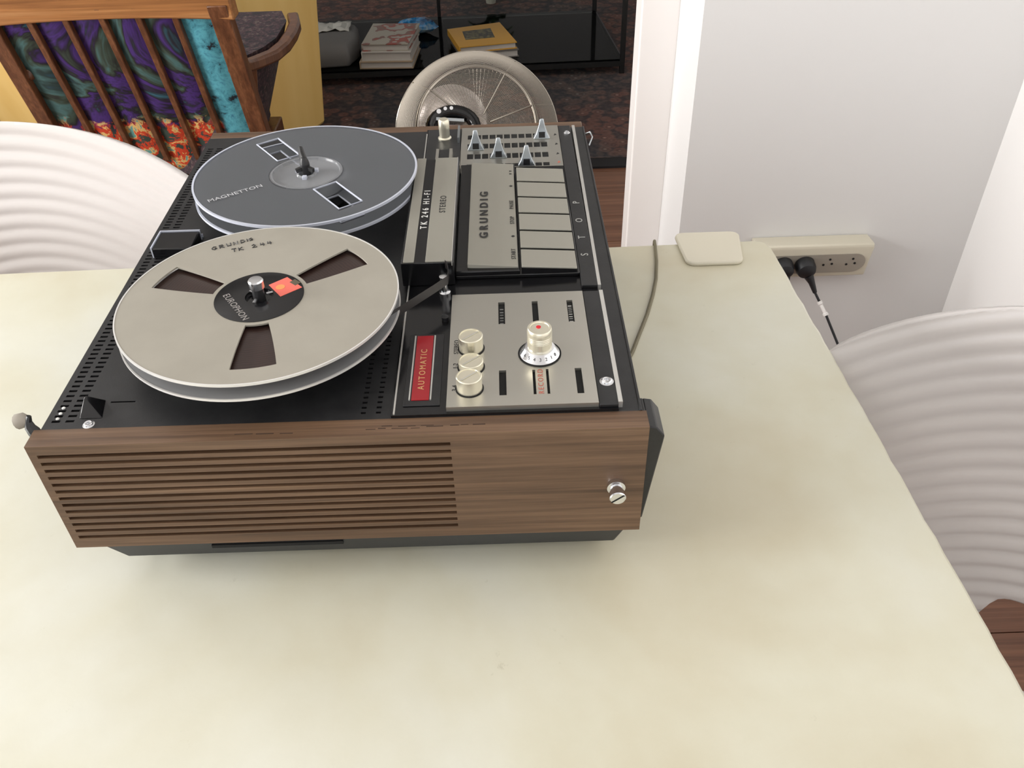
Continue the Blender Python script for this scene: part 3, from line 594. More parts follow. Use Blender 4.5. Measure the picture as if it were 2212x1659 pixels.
text('EUROPHON', mat('hub_print', (0.28, 0.26, 0.25), 0.5), hb, (0.1090, 0.0895, zt + 0.0006), 0.0062, rot=radians(-56), space=1.05)
def hand(strokes, org2, ang, s, name):                # pen strokes as thin tubes
    M = Matrix.Translation((org2[0], org2[1], zt + 0.0001)) @ Matrix.Rotation(ang, 4, 'Z') @ Matrix.Scale(s, 4)
    mb = MB()
    for st in strokes: mb.tube([M @ Vector((a, c_, 0)) for a, c_ in st], 0.00042, 5)
    return mb.build(name, INK, top_f)
G = [(.8, .8), (.4, 1), (.05, .6), (.05, .3), (.4, 0), (.8, .3), (.5, .45)]
def sh_(st, dx, dy=0): return [(a + dx, c_ + dy) for a, c_ in st]
wr = [G, sh_([(0, 0), (0, 1), (.6, .95), (.6, .6), (0, .5), (.7, 0)], 1.3), sh_([(0, 1), (0.05, .1), (.6, .1), (.65, 1)], 2.5), sh_([(0, 0), (.05, 1), (.6, 0), (.7, 1)], 3.6), sh_([(0, 0), (.1, 1), (.6, .8), (.65, .3), (0, 0)], 4.8), sh_([(.1, .9), (.1, 0.1)], 5.8), sh_([(.5, .9), (0, .7), (.1, .1), (.5, .1), (.6, .5), (.3, .4)], 6.2)]
hand(wr, (0.0770, 0.1608), radians(25), 0.0042, 'handwriting')
wr = [[(0, 1), (.8, 1)], [(.4, 1), (.4, 0)], sh_([(0, 0), (0, 1)], 1.2), sh_([(.6, 1), (0, .5), (.7, 0)], 1.2), sh_([(0, .8), (.4, 1), (.6, .7), (0, 0), (.8, .05)], 3.4), sh_([(.1, 1), (0, .4), (.7, .4)], 4.8), sh_([(.5, .9), (.5, 0)], 4.8), sh_([(.1, 1), (0, .4), (.7, .4)], 6.0), sh_([(.5, .9), (.5, 0)], 6.0)]
hand(wr, (0.0915, 0.1575), radians(21), 0.0041, 'handwriting')
# loose tape run to the guide post
th = thing('tape_strand', 'dark tape strand running from the full reel to the guide post', 'tape', (0.172, 0.054, 0.150))
path = [(0.1740, 0.0540), (0.19, 0.0735), (0.21, 0.0960), (0.2318, 0.1212), (0.2405, 0.1318), (0.2409, 0.1400), (0.2395, 0.1500), (0.238, 0.1525)]
mb = MB()
for (a, c_) in zip(path[:-1], path[1:]):
    d = Vector((c_[0] - a[0], c_[1] - a[1])).normalized(); nx, ny = -d.y * 0.00012, d.x * 0.00012
    mb.hexa([(a[0] - nx, a[1] - ny, .1465), (c_[0] - nx, c_[1] - ny, .1465), (c_[0] + nx, c_[1] + ny, .1465), (a[0] + nx, a[1] + ny, .1465), (a[0] - nx, a[1] - ny, .1530), (c_[0] - nx, c_[1] - ny, .1530), (c_[0] + nx, c_[1] + ny, .1530), (a[0] + nx, a[1] + ny, .1530)])
mb.build('tape_ribbon', mat('tape_dull', (0.03, 0.027, 0.027), 0.35), th, smooth=False)

# empty clear reel
EC = (0.1225, 0.2815); ze = 0.1605; RE = 0.0889
er = thing('clear_tape_reel', 'empty clear plastic tape reel with two rectangular windows', 'tape reel', (EC[0], EC[1], H + 0.010))
def quad_window_disc(cx, cy, z, h, R0, r_in, wins):
    """disc with rotated rectangular windows: triangulated fill of nested outlines"""
    bm = bmesh.new(); loops = []
    def loop(pts):
        vs = [bm.verts.new((*p, z)) for p in pts]; es = [bm.edges.new((vs[i], vs[(i + 1) % len(vs)])) for i in range(len(vs))]; loops.append(es)
    loop([(cx + R0 * cos(2 * pi * i / 128), cy + R0 * sin(2 * pi * i / 128)) for i in range(128)])
    loop([(cx + r_in * cos(2 * pi * i / 32), cy + r_in * sin(2 * pi * i / 32)) for i in range(32)])
    for wv_ in wins: loop(wv_)
    bmesh.ops.triangle_fill(bm, use_beauty=True, use_dissolve=False, edges=[e for l in loops for e in l])
    ret = bmesh.ops.extrude_face_region(bm, geom=list(bm.faces)); bmesh.ops.translate(bm, verts=[g for g in ret['geom'] if isinstance(g, bmesh.types.BMVert)], vec=(0, 0, h))
    bm.verts.index_update(); mb = MB(); mb.add([v_.co.copy() for v_ in bm.verts], [tuple(v_.index for v_ in f.verts) for f in bm.faces]); bm.free(); return mb
wins = []
for a in (125.5, -54.0):
    ax = Vector((cos(radians(a)), sin(radians(a)))); pr = Vector((-ax.y, ax.x)); c0 = Vector(EC) + ax * 0.0525
    wins.append([tuple(c0 + ax * s1 * 0.0205 + pr * s2 * 0.0098) for s1, s2 in ((-1, -1), (1, -1), (1, 1), (-1, 1))])
uf = quad_window_disc(EC[0], EC[1], ze - 0.0012, 0.0012, RE - 0.0012, 0.0295, wins).build('upper_flange', CLEAR, er, smooth=False)
MB().ring(EC[0], EC[1], ze - 0.0016, RE - 0.0016, RE, 0.0019, 128).build('flange_rim', CLEARRIM, uf)
lf = quad_window_disc(EC[0], EC[1], ze - 0.0125, 0.0012, RE - 0.0012, 0.0295, wins).build('lower_flange', CLEAR, er, smooth=False)
MB().ring(EC[0], EC[1], ze - 0.0129, RE - 0.0016, RE, 0.0019, 128).build('flange_rim', CLEARRIM, lf)
for wv_ in wins:
    for zz, par in ((ze + 0.0001, uf), (ze - 0.0113, lf)):
        MB().tube([(q[0], q[1], zz) for q in wv_], 0.00075, 4, closed=True).build('window_edge', CLEARRIM, par)
MB().lathe([(0.0302, -0.0125), (0.0302, -0.0020), (0.0290, -0.0005), (0.0270, -0.0003), (0.0262, -0.0018), (0.0245, -0.0022), (0.008, -0.0022), (0.0068, -0.001), (0.0060, -0.001), (0.0060, -0.0125), (0.0302, -0.0125)], EC[0], EC[1], ze, 64).build('hub', CLEARHUB, er, label='cloudy clear hub')
for a in (30, 150, 270):
    a = radians(a); MB().box(EC[0] + .0085 * cos(a) - .0018, EC[0] + .0085 * cos(a) + .0018, EC[1] + .0085 * sin(a) - .0018, EC[1] + .0085 * sin(a) + .0018, ze - .003, ze + .0004).build('hub_lug', CLEARRIM, er, bevel=0.0005)
text('MAGNETTON', mat('embossed', (0.50, 0.50, 0.52), 0.3), uf, (0.0735, 0.2475, ze + 0.0001), 0.0068, rot=radians(33), space=1.05)

# ------------------------------------------------------------------ small things on the table
ORG = Vector((0.40, 0.33, 0))
pth = [(0.4365, 0.4255, -0.30), (0.4360, 0.4260, -0.010), (0.4358, 0.4245, 0.0016), (0.4350, 0.415, 0.0018), (0.4320, 0.385, 0.0018), (0.4265, 0.352, 0.0018), (0.4195, 0.325, 0.0018), (0.4095, 0.293, 0.0018), (0.3980, 0.262, 0.0018), (0.3880, 0.235, 0.0018), (0.378, 0.215, 0.0018), (0.366, 0.205, 0.0018), (0.352, 0.2, 0.0018)]
MB().tube(pth, 0.0017, 8).build('mains_cable', CABLE, label='thin tan cable curving from the far table edge to the recorder', cat='cable')
ORG = Vector((0.49, 0.405, 0))
pts = []
for (cx, cy, a0) in ((0.4700, 0.3835, 180), (0.5090, 0.3835, 270), (0.5150, 0.427, 0), (0.467, 0.427, 90)):
    for k in range(7): a = radians(a0 + k * 15); pts.append((cx + 0.0095 * cos(a), cy + 0.0085 * sin(a)))
pd = MB().prism(pts, lambda a, c_: (a, c_, 0.0), lambda a, c_: (a, c_, 0.0045)).build('plastic_pad', CREAM, bevel=0.0015, label='pale rounded plastic pad lying on the far table edge', cat='pad')

# ------------------------------------------------------------------ white rippled chairs
def make_chair():
    t = thing('rippled_chair', 'white rippled plastic chair behind the far left table edge', 'chair', (0, 0, F), 'white rippled plastic chairs round the table')
    A, B, ZC = 0.290, 0.160, -0.080; nu, nv = 200, 120
    def zb(u):
        au = abs(u)
        if au < 0.24: return -0.238 - 0.06 * max(0, (au - 0.14) / 0.10) ** 3
        if au < 0.60: return -0.298
        e = ZC - B * sqrt(max(0, 1 - u * u)); t_ = min(1, (au - 0.60) / 0.16); t_ = t_ * t_ * (3 - 2 * t_); return -0.298 * (1 - t_) + e * t_
    def yf(u, z):
        e = sqrt(u * u + ((z - ZC) / B) ** 2)
        q_ = sqrt((u * A / 0.46) ** 2 + ((z + 0.46) / 0.54) ** 2)
        return -0.055 * u * u + 0.06 * (z - ZC) + 0.0012 * sin(2 * pi * 27 * q_)
    vs = []; fs = []
    for i in range(nu + 1):
        u = -0.9995 + 1.999 * i / nu; u = sin(u * pi / 2) if True else u
        t0, t1 = zb(u), ZC + B * sqrt(max(0, 1 - u * u))
        for j in range(nv + 1):
            z = min(max(-0.300 + 0.382 * j / nv, t0), t1); vs.append((A * u, yf(u, z), z))
    for i in range(nu):
        for j in range(nv):
            a = i * (nv + 1) + j; fs.append((a, a + nv + 1, a + nv + 2, a + 1))
    MB().add(vs, fs).build('backrest', CHAIR, t, solid=0.006, ang=180)
    vs = []; fs = []; nr_, na = 50, 96
    for i in range(nr_ + 1):
        rr_ = i / nr_
        for k in range(na):
            a = 2 * pi * k / na; x, y = 0.245 * rr_ * cos(a), -0.260 + 0.190 * rr_ * sin(a)
            vs.append((x, y, -0.305 + 0.018 * rr_ ** 3 + 0.0016 * sin(2 * pi * 11 * rr_)))
    for i in range(nr_):
        for k in range(na): a, b_ = i * na + k, i * na + (k + 1) % na; fs.append((a, b_, b_ + na, a + na))
    MB().add(vs, fs).build('seat', CHAIR, t, solid=0.006, ang=180)
    for s in (-1, 1):
        mb = MB(); P0 = [(s * 0.076, -0.002, -0.296), (s * 0.172, -0.018, -0.296)]; P1 = [(s * 0.080, -0.12, -0.294), (s * 0.178, -0.16, -0.292)]
        mb.hexa([(P0[0][0], P0[0][1], -.302), (P0[1][0], P0[1][1], -.302), (P1[1][0], P1[1][1], -.302), (P1[0][0], P1[0][1], -.302), P0[0], P0[1], P1[1], P1[0]])
        mb.build('side_support', CHAIR, t, bevel=0.002)
    for (sx_, sy_) in ((-1, -0.40), (1, -0.40), (-1, -0.13), (1, -0.13)):
        fx_, fy_ = sx_ * 0.235, sy_ + (-0.035 if sy_ < -0.3 else 0.07)
        MB().tube([(sx_ * 0.17, sy_, -0.300), (fx_, fy_, F)], [0.014, 0.009], 14).build('leg', CHAIR, t)
    return t
ch = make_chair(); ch.location = (-0.315, 0.605, -0.004)
c2 = copy_tree(ch); c2.location = (0.797, 0.118, 0.006); c2.rotation_euler = (0, 0, radians(-35))
c2['label'] = 'white rippled plastic chair at the right table edge, nearest the camera'

# ------------------------------------------------------------------ socket block on the back wall
skt = thing('socket_strip', 'cream wall socket block with four outlets low on the white wall', 'socket', (0.87, 1.13, -0.46))
mb = MB().prism([(1.130, -0.415), (1.088, -0.412), (1.085, -0.420), (1.100, -0.492), (1.130, -0.494)], lambda a, c_: (0.765, a, c_), lambda a, c_: (0.994, a, c_))
mb.build('housing', CREAM, skt, bevel=0.003)
def face(s_, t_, d=0):                       # point on slanted face: s along x, t 0 (top)..1 (bottom)
    p0 = Vector((0, 1.085, -0.420)); p1 = Vector((0, 1.100, -0.492)); p = p0.lerp(p1, t_); nrm = Vector((0, -0.979, -0.204)); return Vector((s_, 0, 0)) + p + nrm * d
pts = []
for (cx, a0) in ((0.962, -90), (0.80, 90)):
    for k in range(13): a = radians(a0 + k * 15); pts.append((cx + 0.0235 * cos(a), 0.52 + 0.33 * sin(a)))
MB().prism(pts, lambda a, c_: face(a, c_, -0.001), lambda a, c_: face(a, c_, 0.0012)).build('outlet_strip', SOCK, skt, smooth=False, label='grey recessed outlet strip')
for cx in (0.912, 0.957):
    mb = MB()
    for (dx, dt) in ((-0.008, 0.55), (0.008, 0.52), (0.002, 0.36)):
        c0 = face(cx + dx, dt, 0.0016); mb.tube([c0, c0 + Vector((0, -0.0006, 0))], 0.0024, 10)
    mb.build('outlet_hole', HOLE, skt)
def plug(cx, label, cable):
    p = thing('mains_plug', label, 'plug', face(cx, 0.5, 0)); c0 = face(cx, 0.48, 0.0014); nrm = Vector((0, -0.979, -0.204))
    q = nrm.to_track_quat('Z', 'Y').to_matrix().to_4x4(); M = Matrix.Translation(c0) @ q
    MB().lathe([(0.0185, 0), (0.0195, 0.002), (0.0195, 0.016), (0.0170, 0.024), (0.010, 0.028), (0, 0.029)], 0, 0, 0, 32, M).build('plug_body', PLUG, p)
    a = c0 + nrm * 0.018 + Vector((0.006, 0, -0.012))
    if cable:
        MB().tube([a, a + Vector((0.008, -0.004, -0.014)), a + Vector((0.018, -0.008, -0.036))], [0.010, 0.0065, 0.0042], 12).build('strain_relief', PLUG, p)
        e = a + Vector((0.018, -0.008, -0.036))
        pts = [e, e + Vector((0.022, -0.03, -0.038)), e + Vector((0.045, -0.06, -0.085)), e + Vector((0.075, -0.10, -0.17)), e + Vector((0.09, -0.14, F + 0.006 - e.z)), e + Vector((0.02, -0.28, F + 0.004 - e.z))]
        MB().tube(pts, 0.0026, 8).build('cable', PLUG, p)
        k = e + Vector((0.008, -0.011, -0.014)); l = e + Vector((0.021, -0.029, -0.036))
        MB().tube([k, k.lerp(l, 0.2), k.lerp(l, 0.25), k.lerp(l, 0.8), k.lerp(l, 0.85), l], [0.0052, 0.0052, 0.0036, 0.0036, 0.0055, 0.0055], 10).build('cable_clip', CLEAR_W, p, label='white sleeve on the black cable')
    else:
        MB().tube([a, a + Vector((0.0, -0.01, -0.02)), a + Vector((-0.01, -0.02, -0.10)), (cx - 0.02, 1.04, F + 0.004)], [0.008, 0.005, 0.0026, 0.0026], 10).build('cable', PLUG, p)
    return p
plug(0.865, 'black round mains plug with white cable sleeve, in the second outlet', True)
plug(0.822, 'black round mains plug half hidden by the table edge, in the first outlet', False)

# ------------------------------------------------------------------ wooden armchair behind the left chair
ac = thing('wooden_armchair', 'wooden slatted armchair with colourful blue and purple painted upholstery', 'chair', (-0.53, 1.75, F))
def bk_(x, z, off=0): return (x, 1.50 + (-0.05 - z) * 0.33 + off, z)
def slat(x, wd, name, th_=0.022, z0=-0.44, z1=-0.05, m_=CHAIRWOOD):
    mb = MB(); P0 = []
    for z in (z0, z1):
        for (dx, dy) in ((-wd / 2, -th_ / 2), (wd / 2, -th_ / 2), (wd / 2, th_ / 2), (-wd / 2, th_ / 2)): p = bk_(x + dx, z, dy); P0.append(p)
    mb.hexa(P0); return mb.build(name, m_, ac, bevel=0.002)
for k in range(1, 6): slat(-0.757 + 0.0748 * k, 0.013, 'slat')
for x in (-0.766, -0.289):
    o = slat(x, 0.040 if x > -0.5 else 0.034, 'back_post', 0.034, -0.62, -0.05)
    MB().tube([bk_(x, -0.60), (x, 1.78, F)], [0.020, 0.014], 12).build('leg', CHAIRWOOD, ac)
mb = MB(); pts = []
for i in range(17):
    t_ = i / 16; x = -0.79 + (0.53) * t_; c_ = 1 - (2 * t_ - 1) ** 2; pts.append((x, c_))
vs = []; fs = []
for (x, c_) in pts:
    zb_ = -0.082 + 0.010 * c_; zt_ = -0.005 + 0.022 * c_; yb = 1.492
    vs += [(x, yb, zb_), (x, yb + 0.045, zb_), (x, yb + 0.030, zt_), (x, yb - 0.010, zt_)]
for i in range(16):
    for k in range(4): fs.append((4 * i + k, 4 * i + (k + 1) % 4, 4 * i + 4 + (k + 1) % 4, 4 * i + 4 + k))
fs += [(3, 2, 1, 0), tuple(64 + k for k in range(4))]
MB().add(vs, fs).build('top_rail', RAILWOOD, ac, bevel=0.004, label='broad orange-brown top rail')
global_org = ORG
mb = MB(); vs = []; fs = []; nx_, nz_ = 36, 20
for i in range(nx_ + 1):
    for j in range(nz_ + 1):
        x = -0.775 + 0.487 * i / nx_; z = -0.47 + 0.41 * j / nz_
        s_ = ((x + 0.757) / 0.0748) % 1.0; vs.append(bk_(x, z, 0.018 - 0.010 * sin(pi * s_)))
for i in range(nx_):
    for j in range(nz_): a = i * (nz_ + 1) + j; fs.append((a, a + nz_ + 1, a + nz_ + 2, a + 1))
up = MB().add(vs, fs).build('backrest_upholstery', FAB, ac, solid=0.02, label='blue, purple and teal painted fabric behind the slats')
MB().box(-0.74, -0.36, 1.66, 2.00, -0.50, -0.40).build('seat_cushion', DARKFAB, ac, bevel=0.02, label='dark tapestry seat cushion')
MB().box(-0.76, -0.34, 1.64, 2.02, -0.56, -0.50).build('seat_frame', CHAIRWOOD, ac, bevel=0.004)
for s_ in (-1, 1):
    X = lambda x: x if s_ > 0 else -1.055 - x
    MB().beam([(X(-0.300), 1.545, -0.195), (X(-0.300), 1.64, -0.226), (X(-0.287), 1.69, -0.235), (X(-0.258), 1.74, -0.237), (X(-0.244), 1.80, -0.237), (X(-0.240), 1.88, -0.237), (X(-0.243), 1.95, -0.237), (X(-0.262), 2.03, -0.237)], 0.030, 0.026).build('armrest', CHAIRWOOD, ac, bevel=0.006)
    MB().beam([(X(-0.300), 1.66, -0.235), (X(-0.33), 1.68, -0.40), (X(-0.35), 1.70, -0.52)], 0.026, 0.030).build('arm_support', CHAIRWOOD, ac, bevel=0.004)
    MB().tube([(X(-0.36), 1.98, -0.56), (X(-0.36), 2.0, F)], [0.018, 0.014], 12).build('leg', CHAIRWOOD, ac)
    pl_ = [(-.335, 1.60), (-.315, 1.69), (-.282, 1.755), (-.264, 1.82), (-.262, 1.95), (-.29, 2.035), (-.43, 2.035), (-.46, 1.66)]
    MB().prism(pl_, lambda a, c_: (X(a - 0.10), c_, -0.48), lambda a, c_: (X(a), c_, -0.222)).build('side_upholstery', DARKFAB, ac, label='dark speckled tapestry side')

# yellow upholstered seat behind it
ys = thing('yellow_seat', 'yellow upholstered seat block behind the wooden armchair', 'seat', (-0.9, 2.5, F))
MB().hexa([(-1.45, 2.56, F + .03), (-0.437, 2.22, F + .03), (-0.318, 2.49, F + .03), (-1.45, 2.96, F + .03), (-1.45, 2.40, -0.20), (-0.495, 2.06, -0.20), (-0.268, 2.50, -0.20), (-1.45, 2.92, -0.20)]).build('upholstery', YELLOW, ys, bevel=0.012)
for (x, y) in ((-1.35, 2.62), (-0.5, 2.32), (-1.35, 2.85), (-0.46, 2.48)): MB().tube([(x, y, F + .032), (x, y, F + (0.008 if y > 2.15 and x > -1.9 else 0))], 0.016, 12).build('foot', IRON, ys)

# ------------------------------------------------------------------ black coffee table with glass shelf
ct = thing('glass_table', 'low black metal frame table with dark glass shelf standing on the rug', 'table', (0.15, 3.2, F + 0.008))
FL = (-0.44, 2.885); FR_ = (0.738, 2.925); BR = (0.690, 3.53); BL = (-0.50, 3.49); zs = -0.705; zt_ = -0.28; zf = F + 0.008
for q in (FL, FR_, BR, BL): MB().box(q[0] - .009, q[0] + .009, q[1] - .009, q[1] + .009, zf, zt_).build('leg', IRON, ct, bevel=0.001)
M1 = (0.026, 3.508); M0 = (0.10, 2.905)
MB().box(M1[0] - .007, M1[0] + .007, M1[1] - .007, M1[1] + .007, zs, zt_).build('middle_post', IRON, ct)
for z in (zs, zt_):
    for (a, c_) in ((FL, FR_), (FR_, BR), (BR, BL), (BL, FL), (M1, M0)): MB().beam([(a[0], a[1], z), (c_[0], c_[1], z)], 0.018, 0.018 if z == zs else 0.016).build('rail', IRON, ct)
for z, n_ in ((zs + 0.009, 'glass_shelf'), (zt_ + 0.009, 'glass_top')):
    MB().prism([FL, FR_, BR, BL], lambda a, c_: (a, c_, z), lambda a, c_: (a, c_, z + 0.006)).build(n_, GLASS, ct, smooth=False)
ZS = zs + 0.015
def book(name, quad, z0, z1, cov, label, group=None, inset=0.004):
    """book with two covers, spine and page block; quad = four ground corners"""
    c0 = sum((Vector(q) for q in quad), Vector((0, 0))) / 4
    t = thing(name, label, 'book', (c0.x, c0.y, z0), group); tc_ = 0.003
    inn = [tuple(c0 + (Vector(q) - c0) * 0.955) for q in quad]
    MB().prism(inn, lambda a, c_: (a, c_, z0 + tc_), lambda a, c_: (a, c_, z1 - tc_)).build('page_block', PAGES, t, smooth=False)
    MB().prism(quad, lambda a, c_: (a, c_, z0), lambda a, c_: (a, c_, z0 + tc_)).build('back_cover', cov, t, smooth=False)
    MB().prism(quad, lambda a, c_: (a, c_, z1 - tc_), lambda a, c_: (a, c_, z1)).build('front_cover', cov, t, smooth=False)
    a, d = Vector(quad[0]), Vector(quad[3]); off = (Vector(quad[1]) - a).normalized() * 0.004
    MB().prism([tuple(a), tuple(a + off), tuple(d + off), tuple(d)], lambda p, q: (p, q, z0 + tc_), lambda p, q: (p, q, z1 - tc_)).build('spine', cov, t, smooth=False)
    return t
book('paperback', [(-0.245, 2.905), (-0.045, 2.895), (-0.030, 3.11), (-0.230, 3.12)], ZS, ZS + 0.026, TANCOV, 'tan covered book, lowest of the stack on the glass shelf')
book('paperback', [(-0.235, 2.915), (-0.050, 2.905), (-0.030, 3.11), (-0.215, 3.12)], ZS + 0.026, ZS + 0.058, PAGES, 'thick white-edged book in the middle of the stack')
book('paperback', [(-0.232, 2.925), (-0.058, 2.915), (-0.028, 3.15), (-0.212, 3.165)], ZS + 0.058, ZS + 0.084, GREYCOV, 'pale book with red cover picture, topmost of the left stack')
book('paperback', [(0.140, 2.955), (0.352, 2.985), (0.300, 3.215), (0.085, 3.165)], ZS, ZS + 0.028, mat('dull_cover', (0.12, 0.11, 0.10), 0.6), 'grey book under the yellow book on the glass shelf')
yb = book('paperback', [(0.128, 2.955), (0.345, 2.995), (0.282, 3.235), (0.075, 3.17)], ZS + 0.028, ZS + 0.052, YCOV, 'yellow book with a dark photograph on its cover')
MB().prism([(0.150, 3.035), (0.262, 3.055), (0.245, 3.165), (0.135, 3.135)], lambda a, c_: (a, c_, ZS + 0.052), lambda a, c_: (a, c_, ZS + 0.0525)).build('cover_photo', PHOTO, yb, smooth=False)
# grey bag with tissue
bg = thing('cloth_bag', 'grey cloth bag with white tissue on the glass shelf beside the books', 'bag', (-0.34, 3.05, ZS))
mb = MB(); pr = [(-0.445, 2.91), (-0.285, 2.93), (-0.258, 3.02), (-0.275, 3.17), (-0.36, 3.20), (-0.465, 3.18)]
c0 = Vector((-0.36, 3.06)); vs = []; lv = [(0, 0.97), (0.03, 1.03), (0.06, 1.0), (0.078, 0.90), (0.085, 0.70)]
for (z, s_) in lv: vs += [(c0.x + (q[0] - c0.x) * s_, c0.y + (q[1] - c0.y) * s_, ZS + z + 0.006 * sin(9 * q[0] * 7)) if z > 0 else (c0.x + (q[0] - c0.x) * s_, c0.y + (q[1] - c0.y) * s_, ZS) for q in pr]
fs = [tuple(range(5, -1, -1)), tuple(range(24, 30))]
for j in range(4):
    for k in range(6): fs.append((6 * j + k, 6 * j + (k + 1) % 6, 6 * j + 6 + (k + 1) % 6, 6 * j + 6 + k))
o = MB().add(vs, fs).build('bag_body', GREYBAG, bg, bevel=0.008, ang=60)
rr = random.Random(5); vs = []; fs = []
for i in range(9):
    for j in range(6): vs.append((-0.425 + i * 0.0165, 3.055 + j * 0.020 + 0.2 * (i * 0.0165 - 0.06) * 0.3, ZS + 0.090 + rr.uniform(0, 0.014)))
for i in range(8):
    for j in range(5): a = i * 6 + j; fs.append((a, a + 6, a + 7, a + 1))
MB().add(vs, fs).build('tissue', TISSUE, bg, solid=0.002, ang=20, label='crumpled white tissue')
# blue packet
bp = thing('blue_packet', 'crumpled shiny blue packet at the back of the glass shelf', 'packet', (-0.06, 3.30, ZS))
rr = random.Random(9); vs = []; fs = []; n_a, n_b = 12, 7
for j in range(n_b + 1):
    ph = pi * j / n_b
    for i in range(n_a): a = 2 * pi * i / n_a; q = rr.uniform(0.85, 1.1); vs.append((-0.055 + 0.085 * sin(ph) * cos(a) * q, 3.30 + 0.05 * sin(ph) * sin(a) * q, ZS + 0.030 + 0.030 * (-cos(ph)) * (q if j > 2 else 1)))
for j in range(n_b):
    for i in range(n_a): a, b_ = j * n_a + i, j * n_a + (i + 1) % n_a; fs.append((a, b_, b_ + n_a, a + n_a))
MB().add(vs, fs).build('foil', BLUE, bp, ang=10)
# plant behind the table
pl = thing('potted_plant', 'small green leafy plant behind the glass table at the top edge', 'plant', (0.245, 3.86, F + .008))
MB().lathe([(0.022, 0), (0.032, 0.09), (0.030, 0.09), (0.022, 0.075), (0, 0.075)], 0.245, 3.86, F + .008, 24).build('pot', POT, pl)
MB().tube([(0.245, 3.86, F + .08), (0.248, 3.86, F + .17), (0.245, 3.85, F + .26)], 0.004, 8).build('stem', GREEN, pl)
for k in range(9):
    a = k * 2.4; L = 0.11; z = F + 0.11 + 0.018 * k; dx, dy = cos(a), sin(a); vs = []; fs = []
    for i in range(6):
        t_ = i / 5; wd = 0.030 * sin(pi * (0.08 + 0.9 * t_)); px, py, pz = 0.246 + dx * L * t_, 3.86 + dy * L * t_, z + 0.045 * sin(pi * t_ * 0.8) - 0.02 * t_
        vs += [(px - dy * wd, py + dx * wd, pz - 0.004), (px, py, pz), (px + dy * wd, py - dx * wd, pz - 0.004)]
    for i in range(5): fs += [(3 * i, 3 * i + 3, 3 * i + 4, 3 * i + 1), (3 * i + 1, 3 * i + 4, 3 * i + 5, 3 * i + 2)]
    MB().add(vs, fs).build('leaf', GREEN, pl, solid=0.0015, ang=80)

# ------------------------------------------------------------------ round wire-mesh drum
dr = thing('wire_mesh_drum', 'round wire-mesh steel drum, tilted, on the rug behind the recorder', 'basket', (0.21, 2.12, F))
nrm = Vector((0.03, -0.84, 0.54)).normalized(); ctr = Vector((0.208, 2.00, -0.545))
q = nrm.to_track_quat('Z', 'X').to_matrix().to_4x4()
xax = Vector((1, 0, 0)); yax = nrm.cross(xax).normalized(); xax = yax.cross(nrm)
MD = Matrix(((xax.x, yax.x, nrm.x, ctr.x), (xax.y, yax.y, nrm.y, ctr.y), (xax.z, yax.z, nrm.z, ctr.z), (0, 0, 0, 1)))
def circ(rad, z, n=96, cx=0, cy=0): return [MD @ Vector((cx + rad * cos(2 * pi * i / n), cy + rad * sin(2 * pi * i / n), z)) for i in range(n)]
rf, rb, dp = 0.168, 0.240, -0.120
mb = MB()
for k in range(34): t_ = k / 33; mb.tube(circ(rf + (rb - rf) * t_ ** 0.7, dp * t_, 80), 0.0007, 4, closed=True)
mb.build('side_mesh', MESHW, dr, kind='stuff', label='fine wire side mesh', fix=False)
mb = MB()
for k in range(44): mb.tube(circ(0.02 + (rf - 0.02) * k / 43, 0.012 * (1 - (k / 43) ** 2), 64), 0.0006, 4, closed=True)
for k in range(90):
    a = 2 * pi * k / 90; mb.tube([MD @ Vector((rr_ * cos(a), rr_ * sin(a), 0.011 * (1 - (rr_ / rf) ** 2))) for rr_ in (0.03, 0.10, rf)], 0.0006, 3)
mb.build('front_mesh', MESHW, dr, kind='stuff', label='fine wire front mesh', fix=False)
for (rad, z, t_) in ((rf, 0, 0.0035), (rf + 0.006, -0.010, 0.0030), (rb, dp, 0.0035)): MB().tube(circ(rad, z, 96), t_, 8, closed=True).build('hoop', MESHW, dr)
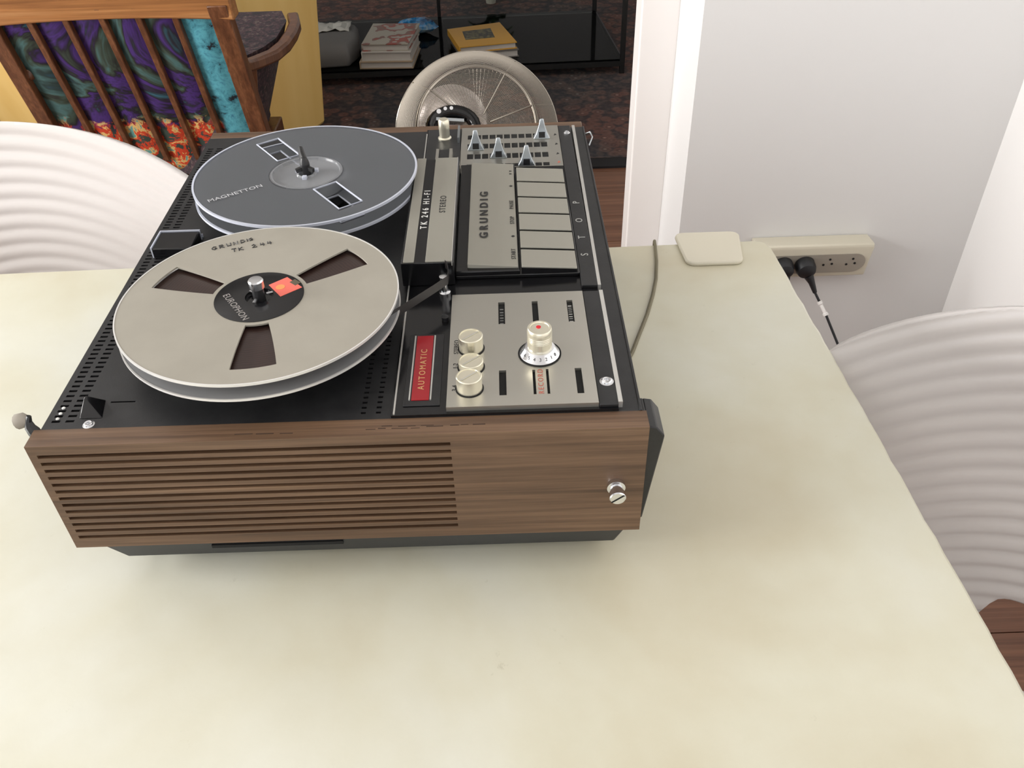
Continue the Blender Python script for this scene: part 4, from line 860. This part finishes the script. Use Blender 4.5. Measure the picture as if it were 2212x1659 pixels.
for a in (60, 20, -20, 140, 180, 230): 
    a = radians(a); MB().tube([MD @ Vector((0.04 * cos(a), 0.04 * sin(a), 0.014)), MD @ Vector((rf * cos(a), rf * sin(a), 0.002))], 0.0025, 8).build('spoke', MESHW, dr)
    MB().tube([MD @ Vector((rf * cos(a), rf * sin(a), 0.0)), MD @ Vector((rb * cos(a), rb * sin(a), dp))], 0.0022, 8).build('side_rib', MESHW, dr)
mb = MB(); mb.lathe([(0.02, -0.012), (0.05, -0.014), (0.080, -0.024), (0.100, -0.045), (0.105, -0.080)], -0.072, 0.03, 0, 64, MD); mb.f = [f for f in mb.f if len(f) == 4]
mb.build('inner_bowl', BOWL, dr, solid=0.002, label='brushed steel bowl inside the mesh')
mb = MB(); pth = []
for k in range(15): a = radians(200 - k * 15); pth.append(MD @ Vector((-0.066 + 0.060 * cos(a), 0.000 + 0.042 * sin(a), 0.026)))
hd = mb.tube(pth, [0.018] * 15, 12).build('black_fitting', GLOSS, dr, label='black curved fitting with round bright studs')
for (dx, dy) in ((-0.104, 0.040), (-0.086, 0.047), (-0.069, 0.048)):
    c0 = MD @ Vector((dx, dy, 0.043)); MB().tube([c0, c0 + nrm * 0.002], 0.0065 if dx < -0.1 else 0.005, 14).build('stud', CHROME, hd)
c0 = MD @ Vector((-0.012, -0.004, 0.042)); MB().tube([c0, c0 + nrm * 0.003], 0.006, 14).build('stud', CHROME, hd)
MB().hexa([MD @ Vector(p) for p in ((-.112, .016, .020), (-.035, .010, .020), (-.035, .018, .020), (-.112, .024, .020), (-.112, .016, .046), (-.035, .010, .046), (-.035, .018, .046), (-.112, .024, .046))]).build('cross_bar', SLIDER, hd)
MB().hexa([MD @ Vector(p) for p in ((-.095, -.055, .016), (-.040, -.055, .016), (-.045, .004, .016), (-.095, .006, .016), (-.095, -.055, .030), (-.040, -.055, .030), (-.045, .004, .030), (-.095, .006, .030))]).build('pale_tag', mat('tag_pink', (0.55, 0.42, 0.40), 0.5), hd, bevel=0.002)
for a in (250, 290):
    a = radians(a); p0 = MD @ Vector((rb * cos(a), rb * sin(a), dp)); MB().tube([p0, (p0.x, p0.y + 0.03, F + 0.004)], 0.006, 10).build('foot', IRON, dr)
p0 = MD @ Vector((0, -0.02, dp)); MB().tube([MD @ Vector((0, rb * 0.3, dp)), (p0.x, p0.y + 0.20, F + 0.012)], 0.008, 10).build('rear_prop', IRON, dr)
